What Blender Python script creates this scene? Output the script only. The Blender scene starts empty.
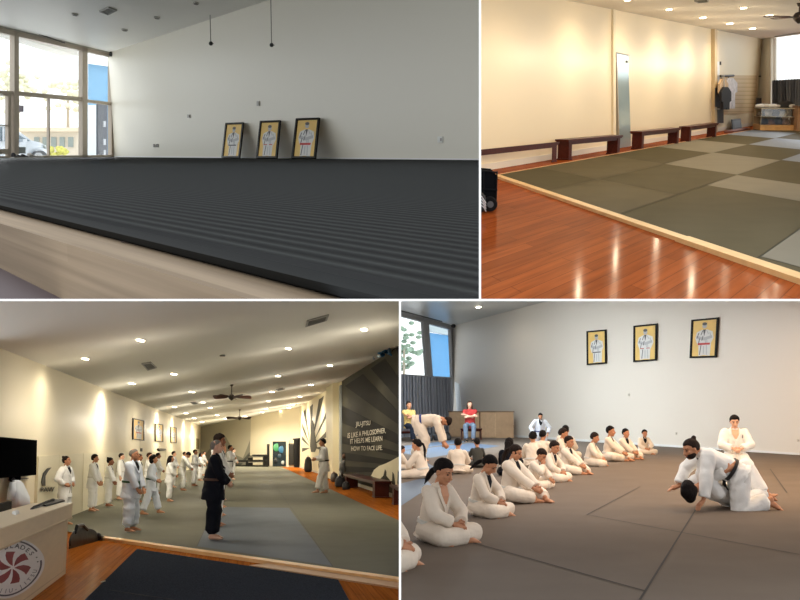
import bpy, bmesh, math, random
import numpy as np
from mathutils import Vector, Matrix, noise
V = Vector
rnd = random.Random(7)
S = bpy.context.scene
COL = S.collection
F = 1000.0                                   # focal length in pixels of an 800 px wide frame

# ------------------------------------------------------------------ camera, world, exposure
cd = bpy.data.cameras.new('camera'); cam = bpy.data.objects.new('camera', cd); COL.objects.link(cam)
cam.location = (0, 0, 0); cam.rotation_euler = (math.radians(90), 0, 0)
cd.sensor_width = 36; cd.lens = 45; cd.clip_start = 0.05; cd.clip_end = 400
S.camera = cam
w = bpy.data.worlds.new('daylight'); S.world = w; w.use_nodes = True
bg = w.node_tree.nodes['Background']; bg.inputs[0].default_value = (0.95, 0.98, 1.0, 1); bg.inputs[1].default_value = 1.8
S.view_settings.view_transform = 'Standard'; S.view_settings.look = 'None'
S.view_settings.exposure = 0; S.view_settings.gamma = 1; S.view_settings.use_curve_mapping = False
LIGHTS = dict(r2=58, r3=185, r4=1500, win1=900, win2=700, win4=900)

def area(name, loc, target, sx, sy, power, col):
    l = bpy.data.lights.new(name, 'AREA'); l.shape = 'RECTANGLE'; l.size = sx; l.size_y = sy; l.energy = power; l.color = col
    o = bpy.data.objects.new(name, l); COL.objects.link(o); o.location = loc
    o.rotation_euler = (V(target) - V(loc)).to_track_quat('-Z', 'Y').to_euler()
    return o

# ------------------------------------------------------------------ rooms
class Room:
    """one room, rigidly placed: its own x right, y forward, z up, the eye at height h over its floor"""
    def __init__(s, yh, h, planes):
        s.h = h; s.th = math.atan((300 - yh) / F)
        s.M = Matrix.Rotation(s.th, 4, 'X') @ Matrix.Translation((0, 0, -h))
        s.Mi = s.M.inverted(); s.O = V((0, 0, h)); s.planes = planes
    def ray(s, x, y): return s.Mi.to_3x3() @ V(((x - 400) / F, 1, (300 - y) / F))
    def fl(s, x, y, z=0.0):
        d = s.ray(x, y); return s.O + d * ((z - s.h) / d.z)
    def on(s, x, y, P, n):
        d = s.ray(x, y); return s.O + d * ((P - s.O).dot(n) / d.dot(n))
    def dep(s, x, y, D):                       # a point at distance D along the room's y
        d = s.ray(x, y); return s.O + d * (D / d.y)
    def zof(s, P, y):                          # height over P that shows at row y
        return s.on(400, y, P, V((0, 1, 0))).z if abs(P.x) < 1e-6 else s._z(P, y)
    def _z(s, P, y):
        n = V((0, 1, 0)); a = s.M @ P
        for _ in range(12):
            a = s.M @ P; q = 300 - a.z / a.y * F; P = P.copy(); P.z += (q - y) * a.y / F
        return P.z
    def ppm(s, P): return F / (s.M @ P).y

def pl_x(px, keep_left):
    n = V((1, -(px - 400) / F, 0)); return n if keep_left else -n
def pl_y(py, keep_above):
    n = V((0, -(300 - py) / F, 1)); return -n if keep_above else n
R1 = Room(154.5, .075, [pl_x(479, True), pl_y(299, True)])
R2 = Room(85, 1.5, [pl_x(481, False), pl_y(299, True)])
R3 = Room(447, 1.62, [pl_x(399, True), pl_y(301, False)])
R4 = Room(408, 1.25, [pl_x(401, False), pl_y(301, False)])

class Wall:
    """upright plane over the floor line A-B; p(x, y) is the point of it seen at that pixel"""
    def __init__(s, R, A, B):
        s.R = R; s.A = V((A.x, A.y, 0)); s.B = V((B.x, B.y, 0)); s.u = (s.B - s.A).normalized()
        s.n = s.u.cross(V((0, 0, 1)))
        if s.n.dot(R.O - s.A) < 0: s.n = -s.n
    def p(s, x, y, off=0.0): return s.R.on(x, y, s.A + s.n * off, s.n)

def clip(me, Mw, planes):
    """drop what lies past the partition that bounds the room"""
    if not planes or not me.vertices: return
    co = np.empty(len(me.vertices) * 3, np.float32); me.vertices.foreach_get('co', co); co = co.reshape(-1, 3)
    bm = None; Mi = Mw.inverted()
    for n in planes:
        nl = (Mw.to_3x3().transposed() @ n); d0 = Mw.translation.dot(n)
        dist = co @ np.array(nl) + d0
        if dist.max() <= 1e-5: continue
        if bm is None: bm = bmesh.new(); bm.from_mesh(me)
        P = Mi @ V((0, 0, 0)); no = nl.normalized()
        bmesh.ops.bisect_plane(bm, geom=bm.verts[:] + bm.edges[:] + bm.faces[:], dist=1e-6, plane_co=P, plane_no=no, clear_outer=True)
    if bm: bm.to_mesh(me); bm.free()

# ------------------------------------------------------------------ materials
MATS = {}
def lin(c): return tuple(((v / 255) / 12.92 if v / 255 <= .04045 else ((v / 255 + .055) / 1.055) ** 2.4) for v in c) + (1,)
def mat(name, c, rough=.6, metal=0, spec=.5, noise_amt=0, nscale=8, bump=0, bscale=20, stretch=None, emit=0, alpha=1, c2=None, trans=0, coat=0, crough=.15):
    if name in MATS: return MATS[name]
    m = bpy.data.materials.new(name); m.use_nodes = True; nt = m.node_tree; b = nt.nodes['Principled BSDF']
    b.inputs['Base Color'].default_value = lin(c); b.inputs['Roughness'].default_value = rough
    b.inputs['Metallic'].default_value = metal; b.inputs['Specular IOR Level'].default_value = spec
    if coat: b.inputs['Coat Weight'].default_value = coat; b.inputs['Coat Roughness'].default_value = crough
    if trans: b.inputs['Transmission Weight'].default_value = trans
    if emit: b.inputs['Emission Color'].default_value = lin(c); b.inputs['Emission Strength'].default_value = emit
    if alpha < 1: b.inputs['Alpha'].default_value = alpha
    if noise_amt or bump or c2:
        tc = nt.nodes.new('ShaderNodeTexCoord'); mp = nt.nodes.new('ShaderNodeMapping')
        nt.links.new(tc.outputs['Object'], mp.inputs[0])
        if stretch: mp.inputs['Scale'].default_value = stretch
    if noise_amt or c2:
        n = nt.nodes.new('ShaderNodeTexNoise'); n.inputs['Scale'].default_value = nscale; n.inputs['Detail'].default_value = 5
        nt.links.new(mp.outputs[0], n.inputs[0])
        r = nt.nodes.new('ShaderNodeValToRGB'); nt.links.new(n.outputs['Fac'], r.inputs[0]); r.color_ramp.elements[0].position = .3; r.color_ramp.elements[1].position = .7
        a = lin(c); k = noise_amt
        r.color_ramp.elements[0].color = tuple(v * (1 - k) for v in a[:3]) + (1,)
        r.color_ramp.elements[1].color = lin(c2) if c2 else tuple(min(1, v * (1 + k)) for v in a[:3]) + (1,)
        nt.links.new(r.outputs[0], b.inputs['Base Color'])
    if bump:
        n2 = nt.nodes.new('ShaderNodeTexNoise'); n2.inputs['Scale'].default_value = bscale; n2.inputs['Detail'].default_value = 3
        nt.links.new(mp.outputs[0], n2.inputs[0])
        bp = nt.nodes.new('ShaderNodeBump'); bp.inputs['Strength'].default_value = bump; bp.inputs['Distance'].default_value = .02
        nt.links.new(n2.outputs['Fac'], bp.inputs['Height']); nt.links.new(bp.outputs[0], b.inputs['Normal'])
    MATS[name] = m; return m

def planks(name, cols, ux, uy, width, length, rough=.3, spec=.5, gap=.012, coat=0, zmul=0):
    """floor boards along ux, side by side along uy"""
    m = bpy.data.materials.new(name); m.use_nodes = True; nt = m.node_tree; b = nt.nodes['Principled BSDF']
    N = nt.nodes.new; L = nt.links.new
    tc = N('ShaderNodeTexCoord')
    def dot(vec):
        d = N('ShaderNodeVectorMath'); d.operation = 'DOT_PRODUCT'; L(tc.outputs['Object'], d.inputs[0]); d.inputs[1].default_value = vec; return d.outputs['Value']
    # oblique axes: coordinates a along ux, b along uy
    det = ux[0] * uy[1] - ux[1] * uy[0]
    A = (uy[1] / det, -uy[0] / det, 0); Bv = (-ux[1] / det, ux[0] / det, zmul)
    cb = N('ShaderNodeCombineXYZ'); L(dot(A), cb.inputs[0]); L(dot(Bv), cb.inputs[1])
    br = N('ShaderNodeTexBrick'); L(cb.outputs[0], br.inputs[0]); br.inputs['Scale'].default_value = 1
    br.inputs['Brick Width'].default_value = length; br.inputs['Row Height'].default_value = width; br.inputs['Mortar Size'].default_value = gap * width * 2
    br.inputs['Color1'].default_value = lin(cols[0]); br.inputs['Color2'].default_value = lin(cols[1]); br.inputs['Mortar'].default_value = lin(cols[2])
    br.inputs['Mortar Smooth'].default_value = .3; br.inputs['Bias'].default_value = 0
    mp = N('ShaderNodeMapping'); L(cb.outputs[0], mp.inputs[0]); mp.inputs['Scale'].default_value = (1.6 / length, 1.5 / width, 1)
    nz = N('ShaderNodeTexNoise'); L(mp.outputs[0], nz.inputs[0]); nz.inputs['Scale'].default_value = 1.5; nz.inputs['Detail'].default_value = 6
    rp = N('ShaderNodeValToRGB'); L(nz.outputs['Fac'], rp.inputs[0]); rp.color_ramp.elements[0].position = .3; rp.color_ramp.elements[1].position = .72
    rp.color_ramp.elements[0].color = (.74, .72, .70, 1); rp.color_ramp.elements[1].color = (1.12, 1.12, 1.12, 1)
    mx = N('ShaderNodeMix'); mx.data_type = 'RGBA'; mx.blend_type = 'MULTIPLY'; mx.inputs[0].default_value = 1
    L(br.outputs['Color'], mx.inputs[6]); L(rp.outputs[0], mx.inputs[7]); L(mx.outputs[2], b.inputs['Base Color'])
    b.inputs['Roughness'].default_value = rough; b.inputs['Specular IOR Level'].default_value = spec
    if coat: b.inputs['Coat Weight'].default_value = coat; b.inputs['Coat Roughness'].default_value = .12
    MATS[name] = m; return m

# ------------------------------------------------------------------ mesh builder
class B:
    def __init__(s): s.v = []; s.f = []; s.m = []; s.mi = 0
    def mat(s, i): s.mi = i; return s
    def add(s, vs, fs):
        o = len(s.v); s.v += [V(v) for v in vs]; s.f += [[i + o for i in f] for f in fs]; s.m += [s.mi] * len(fs); return s
    def face(s, *vs): return s.add(vs, [list(range(len(vs)))])
    def hexa(s, o, u, v, w):
        o, u, v, w = V(o), V(u), V(v), V(w)
        P = [o, o + u, o + u + v, o + v]; P += [p + w for p in P]
        fs = [[3, 2, 1, 0], [4, 5, 6, 7], [0, 1, 5, 4], [1, 2, 6, 5], [2, 3, 7, 6], [3, 0, 4, 7]]
        if u.cross(v).dot(w) < 0: fs = [f[::-1] for f in fs]
        return s.add(P, fs)
    def box(s, c, d): return s.hexa((c[0] - d[0] / 2, c[1] - d[1] / 2, c[2] - d[2] / 2), (d[0], 0, 0), (0, d[1], 0), (0, 0, d[2]))
    def prism(s, poly, w):
        poly = [V(p) for p in poly]; n = len(poly); w = V(w)
        nn = sum(((poly[i]).cross(poly[(i + 1) % n]) for i in range(n)), V((0, 0, 0)))
        if nn.dot(w) < 0: poly = poly[::-1]
        return s.add(poly + [p + w for p in poly], [list(range(n))[::-1], [n + i for i in range(n)]] + [[i, (i + 1) % n, n + (i + 1) % n, n + i] for i in range(n)])
    def loft(s, rings, cap=True):
        k = len(rings[0]); o = [p for r in rings for p in r]; fs = []
        for i in range(len(rings) - 1):
            for j in range(k):
                fs.append([i * k + j, i * k + (j + 1) % k, (i + 1) * k + (j + 1) % k, (i + 1) * k + j])
        if cap: fs.append(list(range(k))[::-1]); fs.append([(len(rings) - 1) * k + j for j in range(k)])
        return s.add(o, fs)
    def tube(s, pts, rad, seg=10, flat=1.0, up=None, ends=True):
        """round (or flattened) tube with rounded ends"""
        pts = [V(p) for p in pts]; n = len(pts)
        if not isinstance(rad, (list, tuple)): rad = [rad] * n
        P = []; Rr = []
        d0 = (pts[1] - pts[0]).normalized(); d1 = (pts[-1] - pts[-2]).normalized()
        if ends:
            for q in (1, .7, .35): P.append(pts[0] - d0 * rad[0] * math.sin(q * math.pi / 2) ); Rr.append(rad[0] * max(.02, math.cos(q * math.pi / 2)))
        P += pts; Rr += rad
        if ends:
            for q in (.35, .7, 1): P.append(pts[-1] + d1 * rad[-1] * math.sin(q * math.pi / 2)); Rr.append(rad[-1] * max(.02, math.cos(q * math.pi / 2)))
        rings = []; ref = V(up) if up is not None else None
        for i, p in enumerate(P):
            d = (P[min(i + 1, len(P) - 1)] - P[max(i - 1, 0)]).normalized()
            if ref is None: ref = d.orthogonal()
            a = (ref - d * ref.dot(d))
            a = a.normalized() if a.length > 1e-6 else d.orthogonal().normalized()
            ref = a; b = d.cross(a)
            rings.append([p + (a * math.cos(t) * flat + b * math.sin(t)) * Rr[i] for t in [2 * math.pi * j / seg for j in range(seg)]])
        return s.loft(rings)
    def cyl(s, p0, p1, r0, r1=None, seg=16): 
        p0, p1 = V(p0), V(p1); r1 = r0 if r1 is None else r1; d = (p1 - p0).normalized(); a = d.orthogonal().normalized(); b = d.cross(a)
        R = lambda p, r: [p + (a * math.cos(t) + b * math.sin(t)) * r for t in [2 * math.pi * j / seg for j in range(seg)]]
        return s.loft([R(p0, r0), R(p1, r1)])
    def ell(s, c, r, ax=None, seg=14, ring=9, fn=None):
        """ellipsoid, axes ax (three unit vectors), fn(dir) scales the radius"""
        c = V(c); ax = ax or (V((1, 0, 0)), V((0, 1, 0)), V((0, 0, 1)))
        vs = []; fs = []
        for i in range(ring + 1):
            ph = math.pi * i / ring
            for j in range(seg):
                t = 2 * math.pi * j / seg
                d = V((math.sin(ph) * math.cos(t), math.sin(ph) * math.sin(t), math.cos(ph)))
                k = fn(d) if fn else 1
                vs.append(c + (ax[0] * d.x * r[0] + ax[1] * d.y * r[1] + ax[2] * d.z * r[2]) * k)
        top, bot = vs[0].copy(), vs[-1].copy()
        vs2 = [top] + vs[seg:-seg] + [bot]; n = len(vs2)
        for j in range(seg): fs.append([0, 1 + j, 1 + (j + 1) % seg])
        for i in range(ring - 2):
            for j in range(seg):
                a = 1 + i * seg; fs.append([a + j, a + seg + j, a + seg + (j + 1) % seg, a + (j + 1) % seg])
        a = 1 + (ring - 2) * seg
        for j in range(seg): fs.append([a + j, n - 1, a + (j + 1) % seg])
        return s.add(vs2, fs)
    def text(s, txt, fn, size=1.0, depth=.01, font=None, align='CENTER'):
        """letters as solid shapes; fn maps (u, v, w) of the flat text to a point"""
        cu = bpy.data.curves.new('t', 'FONT'); cu.body = txt; cu.size = size; cu.align_x = align; cu.extrude = depth / 2; cu.resolution_u = 3; cu.offset = .012 * size
        o = bpy.data.objects.new('t', cu); COL.objects.link(o); dg = bpy.context.evaluated_depsgraph_get()
        me = o.evaluated_get(dg).to_mesh()
        s.add([fn(v.co.x, v.co.y, v.co.z + depth / 2) for v in me.vertices], [list(p.vertices) for p in me.polygons])
        o.to_mesh_clear(); bpy.data.objects.remove(o); bpy.data.curves.remove(cu); return s
    def mesh(s, name, mats, smooth=False):
        me = bpy.data.meshes.new(name); me.from_pydata([tuple(v) for v in s.v], [], s.f)
        for m in (mats if isinstance(mats, (list, tuple)) else [mats]): me.materials.append(m)
        me.polygons.foreach_set('material_index', s.m)
        if smooth: me.polygons.foreach_set('use_smooth', [True] * len(me.polygons))
        me.update(); return me

def tag(o, label=None, cat=None, group=None, kind=None):
    for k, v in (('label', label), ('category', cat), ('group', group), ('kind', kind)):
        if v: o[k] = v
    return o

class Thing:
    """an Empty at the thing's base; parts are given in the thing's own coordinates, or in the room's (room=True)"""
    def __init__(s, R, name, label, cat, base=(0, 0, 0), yaw=0, group=None, kind=None):
        s.R = R; s.L = Matrix.Translation(V(base)) @ Matrix.Rotation(math.radians(yaw), 4, 'Z')
        s.Li = s.L.inverted(); s.W = R.M @ s.L
        s.o = bpy.data.objects.new(name, None); COL.objects.link(s.o); s.o.matrix_world = s.W; s.o.empty_display_size = .1
        tag(s.o, label, cat, group, kind)
    def part(s, name, b, m, parent=None, room=False, smooth=False, label=None, me=None):
        if me is None:
            if room: b.v = [s.Li @ v for v in b.v]
            me = b.mesh(name, m, smooth)
        clip(me, s.W, s.R.planes)
        if not me.polygons: return None
        o = bpy.data.objects.new(name, me); COL.objects.link(o); o.parent = parent or s.o
        if label: o['label'] = label
        return o

def single(R, name, b, m, label=None, cat=None, group=None, kind=None, smooth=False, base=None):
    """a thing (or structure) of one mesh, given in room coordinates"""
    base = V(base) if base is not None else V((0, 0, 0)); b.v = [v - base for v in b.v]
    me = b.mesh(name, m, smooth); W = R.M @ Matrix.Translation(base); clip(me, W, R.planes)
    o = bpy.data.objects.new(name, me); COL.objects.link(o); o.matrix_world = W
    tag(o, label, cat, group, kind); return o
def struct(R, name, b, m, label=None, smooth=False): return single(R, name, b, m, label, None, None, 'structure', smooth)
def center(b):
    c = sum(b.v, V((0, 0, 0))) / len(b.v); c.z = min(v.z for v in b.v); return c

def rect(W, x0, y0, x1, y1, off=0):           # four points of a wall seen at those pixels
    return [W.p(x0, y0, off), W.p(x1, y0, off), W.p(x1, y1, off), W.p(x0, y1, off)]
def bar(b, W, p, q, wd, th, off=0):           # a bar on wall W between pixels p, q; wd px wide, th deep
    (x0, y0), (x1, y1) = p, q; L = math.hypot(x1 - x0, y1 - y0); nx, ny = -(y1 - y0) / L * wd / 2, (x1 - x0) / L * wd / 2
    b.prism([W.p(x0 - nx, y0 - ny, off), W.p(x1 - nx, y1 - ny, off), W.p(x1 + nx, y1 + ny, off), W.p(x0 + nx, y0 + ny, off)], W.n * th)

# ------------------------------------------------------------------ white dividers added between the four rooms, also blocking light between them
def partition():
    m = mat('partition white', (250, 250, 250), .8)
    Y0, Y1 = .3, 98
    def wedge(x0, x1, y0, y1):
        P = lambda x, y, Y: V(((x - 400) / F * Y, Y, (300 - y) / F * Y))
        b = B(); a = [P(x0, y0, Y0), P(x1, y0, Y0), P(x1, y1, Y0), P(x0, y1, Y0)]; c = [P(x0, y0, Y1), P(x1, y0, Y1), P(x1, y1, Y1), P(x0, y1, Y1)]
        return b.add(a + c, [[3, 2, 1, 0], [4, 5, 6, 7], [0, 1, 5, 4], [1, 2, 6, 5], [2, 3, 7, 6], [3, 0, 4, 7]])
    class W0: M = Matrix.Identity(4); planes = []
    struct(W0, 'divider_middle', wedge(-60, 860, 299, 301), m)
    struct(W0, 'divider_upper', wedge(479, 481, -60, 299), m)
    struct(W0, 'divider_lower', wedge(399, 401, 301, 660), m)
partition()
for x0, x1, y0, y1, pw, c in ((1.0, 4.0, 11, 27, 300, (1, .95, .9)), (4.2, 9.0, 12, 26, 640, (1, .68, .40)), (.4, 3.0, 29, 36, 850, (.86, .95, 1))):  # unseen area lights added under the divider to brighten the lower right room
    a = area('ceiling_panel', ((x0 + x1) / 2, (y0 + y1) / 2, -(y0 + y1) / 2 / F - .004), ((x0 + x1) / 2, (y0 + y1) / 2 - .02, -5), x1 - x0, y1 - y0, pw, c)
    a.rotation_euler = (-1 / F, 0, 0)
# ================================================================== UPPER LEFT ROOM
def room1():
    R = R1; Hc = R.dep(112, 53, 30).z
    ceil = lambda x, y: R.on(x, y, V((0, 0, Hc)), V((0, 0, 1)))
    C = R.dep(112, 157, 30); Lw = ceil(0, 26); Lw = C + (Lw - ceil(112, 53))
    WL = Wall(R, C, Lw); Rt = C + (ceil(240, 11.5) - ceil(112, 53)); WB = Wall(R, C, Rt)
    up = V((0, 0, Hc))
    mw = mat('painted wall cool', (216, 211, 196), .38, spec=.6, bump=.15, bscale=3)
    mc = mat('painted ceiling satin', (232, 231, 226), .45, spec=.4)
    # back wall runs past the right edge, stops at the partition
    D = WB.A + WB.u * 40
    struct(R, 'wall_back', B().prism([WB.A, D, D + up, WB.A + up], -WB.n * .15), mw)
    Lf = WL.A + WL.u * 9.5
    b = B(); b.face(WB.A + up, Lf + up, V((Lf.x, 9, Hc)), V((2, 9, Hc)), D + up); struct(R, 'ceiling', b, mc)
    b = B(); bar(b, WB, (112, 157.0), (479, 159.6), 2.2, .02); struct(R, 'baseboard_back', b, mat('baseboard white', (225, 225, 222), .5))
    # mat floor
    e0, e1 = R.fl(0, 198), R.fl(479, 297); ue = (e1 - e0).normalized(); E0, E1 = e0 - ue * 1.2, e1 + ue * 2
    nrm = V((-ue.y, ue.x, 0)); 
    mm = mat('dark tatami mat', (20, 22, 24), .7, spec=0, coat=.10, crough=.35)
    nt = mm.node_tree; N = nt.nodes.new; L = nt.links.new; bs = nt.nodes['Principled BSDF']
    tc = N('ShaderNodeTexCoord'); dt = N('ShaderNodeVectorMath'); dt.operation = 'DOT_PRODUCT'; L(tc.outputs['Object'], dt.inputs[0]); dt.inputs[1].default_value = nrm * 2 * math.pi / .026
    sn = N('ShaderNodeMath'); sn.operation = 'SINE'; L(dt.outputs['Value'], sn.inputs[0])
    d2 = N('ShaderNodeVectorMath'); d2.operation = 'DOT_PRODUCT'; L(tc.outputs['Object'], d2.inputs[0]); d2.inputs[1].default_value = ue * 2 * math.pi / .02
    s2 = N('ShaderNodeMath'); s2.operation = 'SINE'; L(d2.outputs['Value'], s2.inputs[0])
    ad = N('ShaderNodeMath'); ad.operation = 'MULTIPLY_ADD'; L(s2.outputs[0], ad.inputs[0]); ad.inputs[1].default_value = .0; L(sn.outputs[0], ad.inputs[2])
    bp = N('ShaderNodeBump'); bp.inputs['Strength'].default_value = .7; bp.inputs['Distance'].default_value = .006; L(ad.outputs[0], bp.inputs['Height']); L(bp.outputs[0], bs.inputs['Normal'])
    cr = N('ShaderNodeMapRange'); cr.inputs[1].default_value = -1; L(ad.outputs[0], cr.inputs[0]); rp = N('ShaderNodeValToRGB'); L(cr.outputs[0], rp.inputs[0]); rp.color_ramp.elements[0].color = lin((30, 31, 32)); rp.color_ramp.elements[1].color = lin((52, 54, 54)); L(rp.outputs[0], bs.inputs['Base Color'])
    b = B(); t = .02
    far = [D + V((0, 0, 0)), WB.A, Lf]
    prof = [(0, -t), (-.006, -t * .85), (-.009, -t * .5), (-.007, -t * .15), (0, 0)]
    rows = [[E + nrm * (p if True else 0) + V((0, 0, z)) for p, z in prof] for E in (E0, E1)]
    if nrm.y < 0: rows = [[E - nrm * p + V((0, 0, z)) for p, z in prof] for E in (E0, E1)]
    for i in range(4): b.face(rows[0][i], rows[1][i], rows[1][i + 1], rows[0][i + 1])
    b.face(E0, E1, V((9, 4, 0)), D, WB.A, Lf, V((Lf.x - 2, 12, 0)))
    struct(R, 'floor', b, mm, 'dark grey ribbed mat floor')
    # wooden kerb under the mat edge
    k = -t
    kx = [R.fl(0, 206.5, k), R.fl(479, 299 + 7, k)]; f0, f1 = R.fl(0, 223.5, k), R.fl(160, 272, k); uk = (f1 - f0).normalized()
    F0, F1 = f0 - uk * 1.0, f1 + uk * 1.5; hz = V((0, 0, -.064))
    m1 = planks('pale timber', ((138, 122, 102), (126, 110, 91), (104, 88, 72)), (uk.x, uk.y), (-uk.y, uk.x), .035, 2.2, rough=.6, spec=.1, gap=.0, zmul=1.3)
    b = B(); I0, I1 = E0 + V((0, 0, k)), E1 + V((0, 0, k))
    inn = nrm if nrm.y > 0 else -nrm
    b.face(F0, F1, I1 + inn * .1, I0 + inn * .1); b.face(F0 + hz, F1 + hz, F1, F0)
    b.face(F0 + hz, F1 + hz, I1 + inn * .1 + hz, I0 + inn * .1 + hz)
    struct(R, 'trim_1', b, m1, 'pale timber platform edge board')
    b = B(); q = R.fl(127, 242, k); ring = [q + ue * math.cos(a) * .012 + inn * math.sin(a) * .006 + V((0, 0, .0006)) for a in [i * math.pi / 8 for i in range(16)]]
    b.prism([p - V((0, 0, .0006)) for p in ring], (0, 0, .0012))
    single(R, 'screw_plug', b, mat('dark plug', (60, 44, 38), .7), 'small dark screw plug sunk in the pale timber edge', 'screw', base=center(b))
    b = B(); z = k - .064; b.face(V((-9, .3, z)), V((3, .3, z)), V((3, 6, z)), V((-9, 14, z)))
    struct(R, 'floor', b, mat('dark lower floor', (64, 48, 52), .6))
    # window wall
    mf = mat('bronze window frame', (182, 170, 156), .45, metal=.3)
    mg = glass_mat()
    b = B()
    T = .12
    bar(b, WL, (-60, 17.5), (112, 55.5), 5.6, T)           # head
    bar(b, WL, (-60, 158), (112, 156), 2.4, T)             # sill
    for x, wd in ((12, 4.6), (81, 5.2), (109.6, 3.6)): bar(b, WL, (x, -10), (x, 160), wd, T)
    bar(b, WL, (-60, 88), (12, 93.2), 3.2, T * .8); bar(b, WL, (12, 93.2), (81, 99.5), 4.2, T * .8); bar(b, WL, (81, 100.5), (110, 104), 3.0, T * .8)
    win = struct(R, 'window_1', b, mf)
    b = B(); bar(b, WL, (47.2, 96), (47.2, 157), 1.2, .06); bar(b, WL, (-5, 95), (5.6, 95), 1.5, .08); bar(b, WL, (6.7, 94), (6.7, 157), 3.2, .08); bar(b, WL, (-40, 151), (5.5, 151.6), 5, .08); bar(b, WL, (-30, 125), (5, 125.5), 1, .08)
    o = struct(R, 'door_1', b, mf)
    b = B()
    for x0, x1 in ((-60, 10), (14, 78.5), (84, 108)): b.prism(rect(WL, x0, 10, x1, 157), WL.n * .012)
    struct(R, 'window_2', b, mg)
    c_ = WL.p(60, 90, -4.5); area('window_daylight', R.M @ V((c_.x, c_.y, 6.0)), R.M @ WL.p(90, 140, 2.5), 8, 3, LIGHTS['win1'] * 3, (.95, .98, 1))
    # wall above head to the ceiling
    b = B(); b.prism([WL.p(-60, 14), WL.p(112, 53), WL.A + up, Lf + up], -WL.n * .1); 
    b = B(); bar(b, WL, (-60, 12.5), (112, 53.5), 3, .16); struct(R, 'trim_2', b, mat('head soffit', (168, 165, 158), .6))
    b = B(); bar(b, WL, (28, 30.5), (64, 43), .8, .03, .2); 
    single(R, 'ceiling_track', b, mat('dark slot', (50, 48, 46), .6), 'thin dark track fixed along the top of the shop window', 'track', base=center(b))
    # sticker and things on the sill
    b = B(); b.prism(rect(WL, 15.2, 105.5, 23.5, 112, .03), WL.n * .004)
    single(R, 'window_sticker', b, mat('sticker violet', (196, 188, 208), .6), 'small grey violet sticker on the big shop window pane', 'sticker', base=center(b))
    b = B(); b.prism(rect(WL, 15, 147, 25.5, 153.5, .03), WL.n * .004)
    single(R, 'window_notice', b, mat('notice grey', (150, 160, 162), .6), 'pale grey notice low in the shop window corner', 'notice', base=center(b))
    def shoe(x0, x1, y0, m, lab, g='shoes left by the shop window'):
        a = WL.p(x0, 156.8, .5); c = WL.p(x1, 156.8, .5); u = (c - a); up_ = V((0, 0, 1)); hgt = (156.8 - y0) / R.ppm(a)
        a.z = c.z = 0
        th = Thing(R, 'shoe', lab, 'shoe', (a + c) / 2, 0, g)
        b = B(); s = WL.n
        rings = []
        for q, hh, wq in ((0, .55, .6), (.08, .95, .9), (.3, 1, 1), (.5, .7, 1), (.75, .5, 1.1), (.95, .35, .9), (1, .12, .4)):
            p = a + u * q; rings.append([p + s * wq * .05 * math.cos(t) + V((0, 0, max(0.02, hh * hgt * (.5 + .5 * math.sin(t))))) for t in [i * math.pi / 5 for i in range(10)]])
        th.part('upper', b.loft(rings), m, room=True, smooth=True)
        b = B(); b.hexa(a - s * .05, u, s * .1, V((0, 0, .02))); th.part('sole', b, mat('sole white', (215, 212, 208), .6), room=True)
    dk = mat('shoe dark', (36, 34, 40), .6); wt = mat('shoe white', (205, 200, 198), .6)
    shoe(12.5, 16.5, 151.5, dk, 'dark shoe nearest the left window post'); shoe(16.5, 21.5, 153.5, dk, 'low flat dark shoe, second from the left on the sill')
    shoe(21.5, 27.5, 153, dk, 'dark shoe beside the white sneaker on the sill'); shoe(28, 35, 151.8, wt, 'white sneaker with dark mark on the sill'); shoe(35.5, 42, 154.2, wt, 'flat pale shoe, rightmost on the sill')
    # hanging microphones / cords
    for x, y0, y1, lab in ((210.8, 19.5, 43.5, 'small black globe hanging on the shorter pale cord'), (271.6, -6, 45, 'small black globe hanging on the longer pale cord')):
        a = WB.p(x, y1, .25); zt = Hc
        th = Thing(R, 'hanging_microphone', lab, 'microphone', (a.x, a.y, a.z), 0, 'globes hung before the back wall')
        r = 2.1 / R.ppm(a)
        th.part('globe', B().ell((0, 0, 0), (r, r, r)), mat('black rubber', (18, 18, 18), .5), smooth=True)
        th.part('cord', B().cyl((0, 0, r * .8), (0, 0, zt - a.z), .45 / R.ppm(a)), mat('cord grey', (120, 116, 108), .6))
        th.part('mount', B().cyl((0, 0, 0), WB.n * -.06, .3 / R.ppm(a)), mat('black rubber', (18, 18, 18), .5))
    a = WL.p(111, 54, .25); b = B(); b.ell(a, (.06, .06, .07)); b.cyl(a, a + V((0, 0, .12)), .03)
    single(R, 'security_camera', b, mat('black rubber', (18, 18, 18), .5), 'tiny black camera in the ceiling corner over the window', 'camera', base=a, smooth=True)
    # outlets
    for x0, y0, x1, y1, lab, c in ((153.8, 144, 155.4, 147.2, 'left one of two small outlets low on the back wall', (120, 116, 110)), (156.8, 144, 158.6, 147.2, 'right one of two small outlets low on the back wall', (90, 86, 80)), (438.5, 136.5, 443.5, 142.5, 'white outlet plate low on the wall at the far right', (222, 222, 216)), (257.5, 101, 260, 106, 'small pale switch plate above the leaning posters', (170, 165, 155)), (188, 114.5, 190.5, 118, 'small grey wall plate left of the posters', (165, 160, 150))):
        th = Thing(R, 'wall_outlet', lab, 'outlet', WB.p((x0 + x1) / 2, y1), 0, 'outlets on the back wall')
        b = B(); b.prism(rect(WB, x0, y0, x1, y1), WB.n * .02); th.part('plate', b, mat('plate %d' % c[0], c, .5), room=True)
        b = B(); xm = (x0 + x1) / 2; b.prism(rect(WB, xm - (x1 - x0) * .15, y0 + (y1 - y0) * .25, xm + (x1 - x0) * .15, y0 + (y1 - y0) * .75, .02), WB.n * .004); th.part('socket', b, mat('socket grey', (150, 146, 140), .6), room=True)
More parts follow.
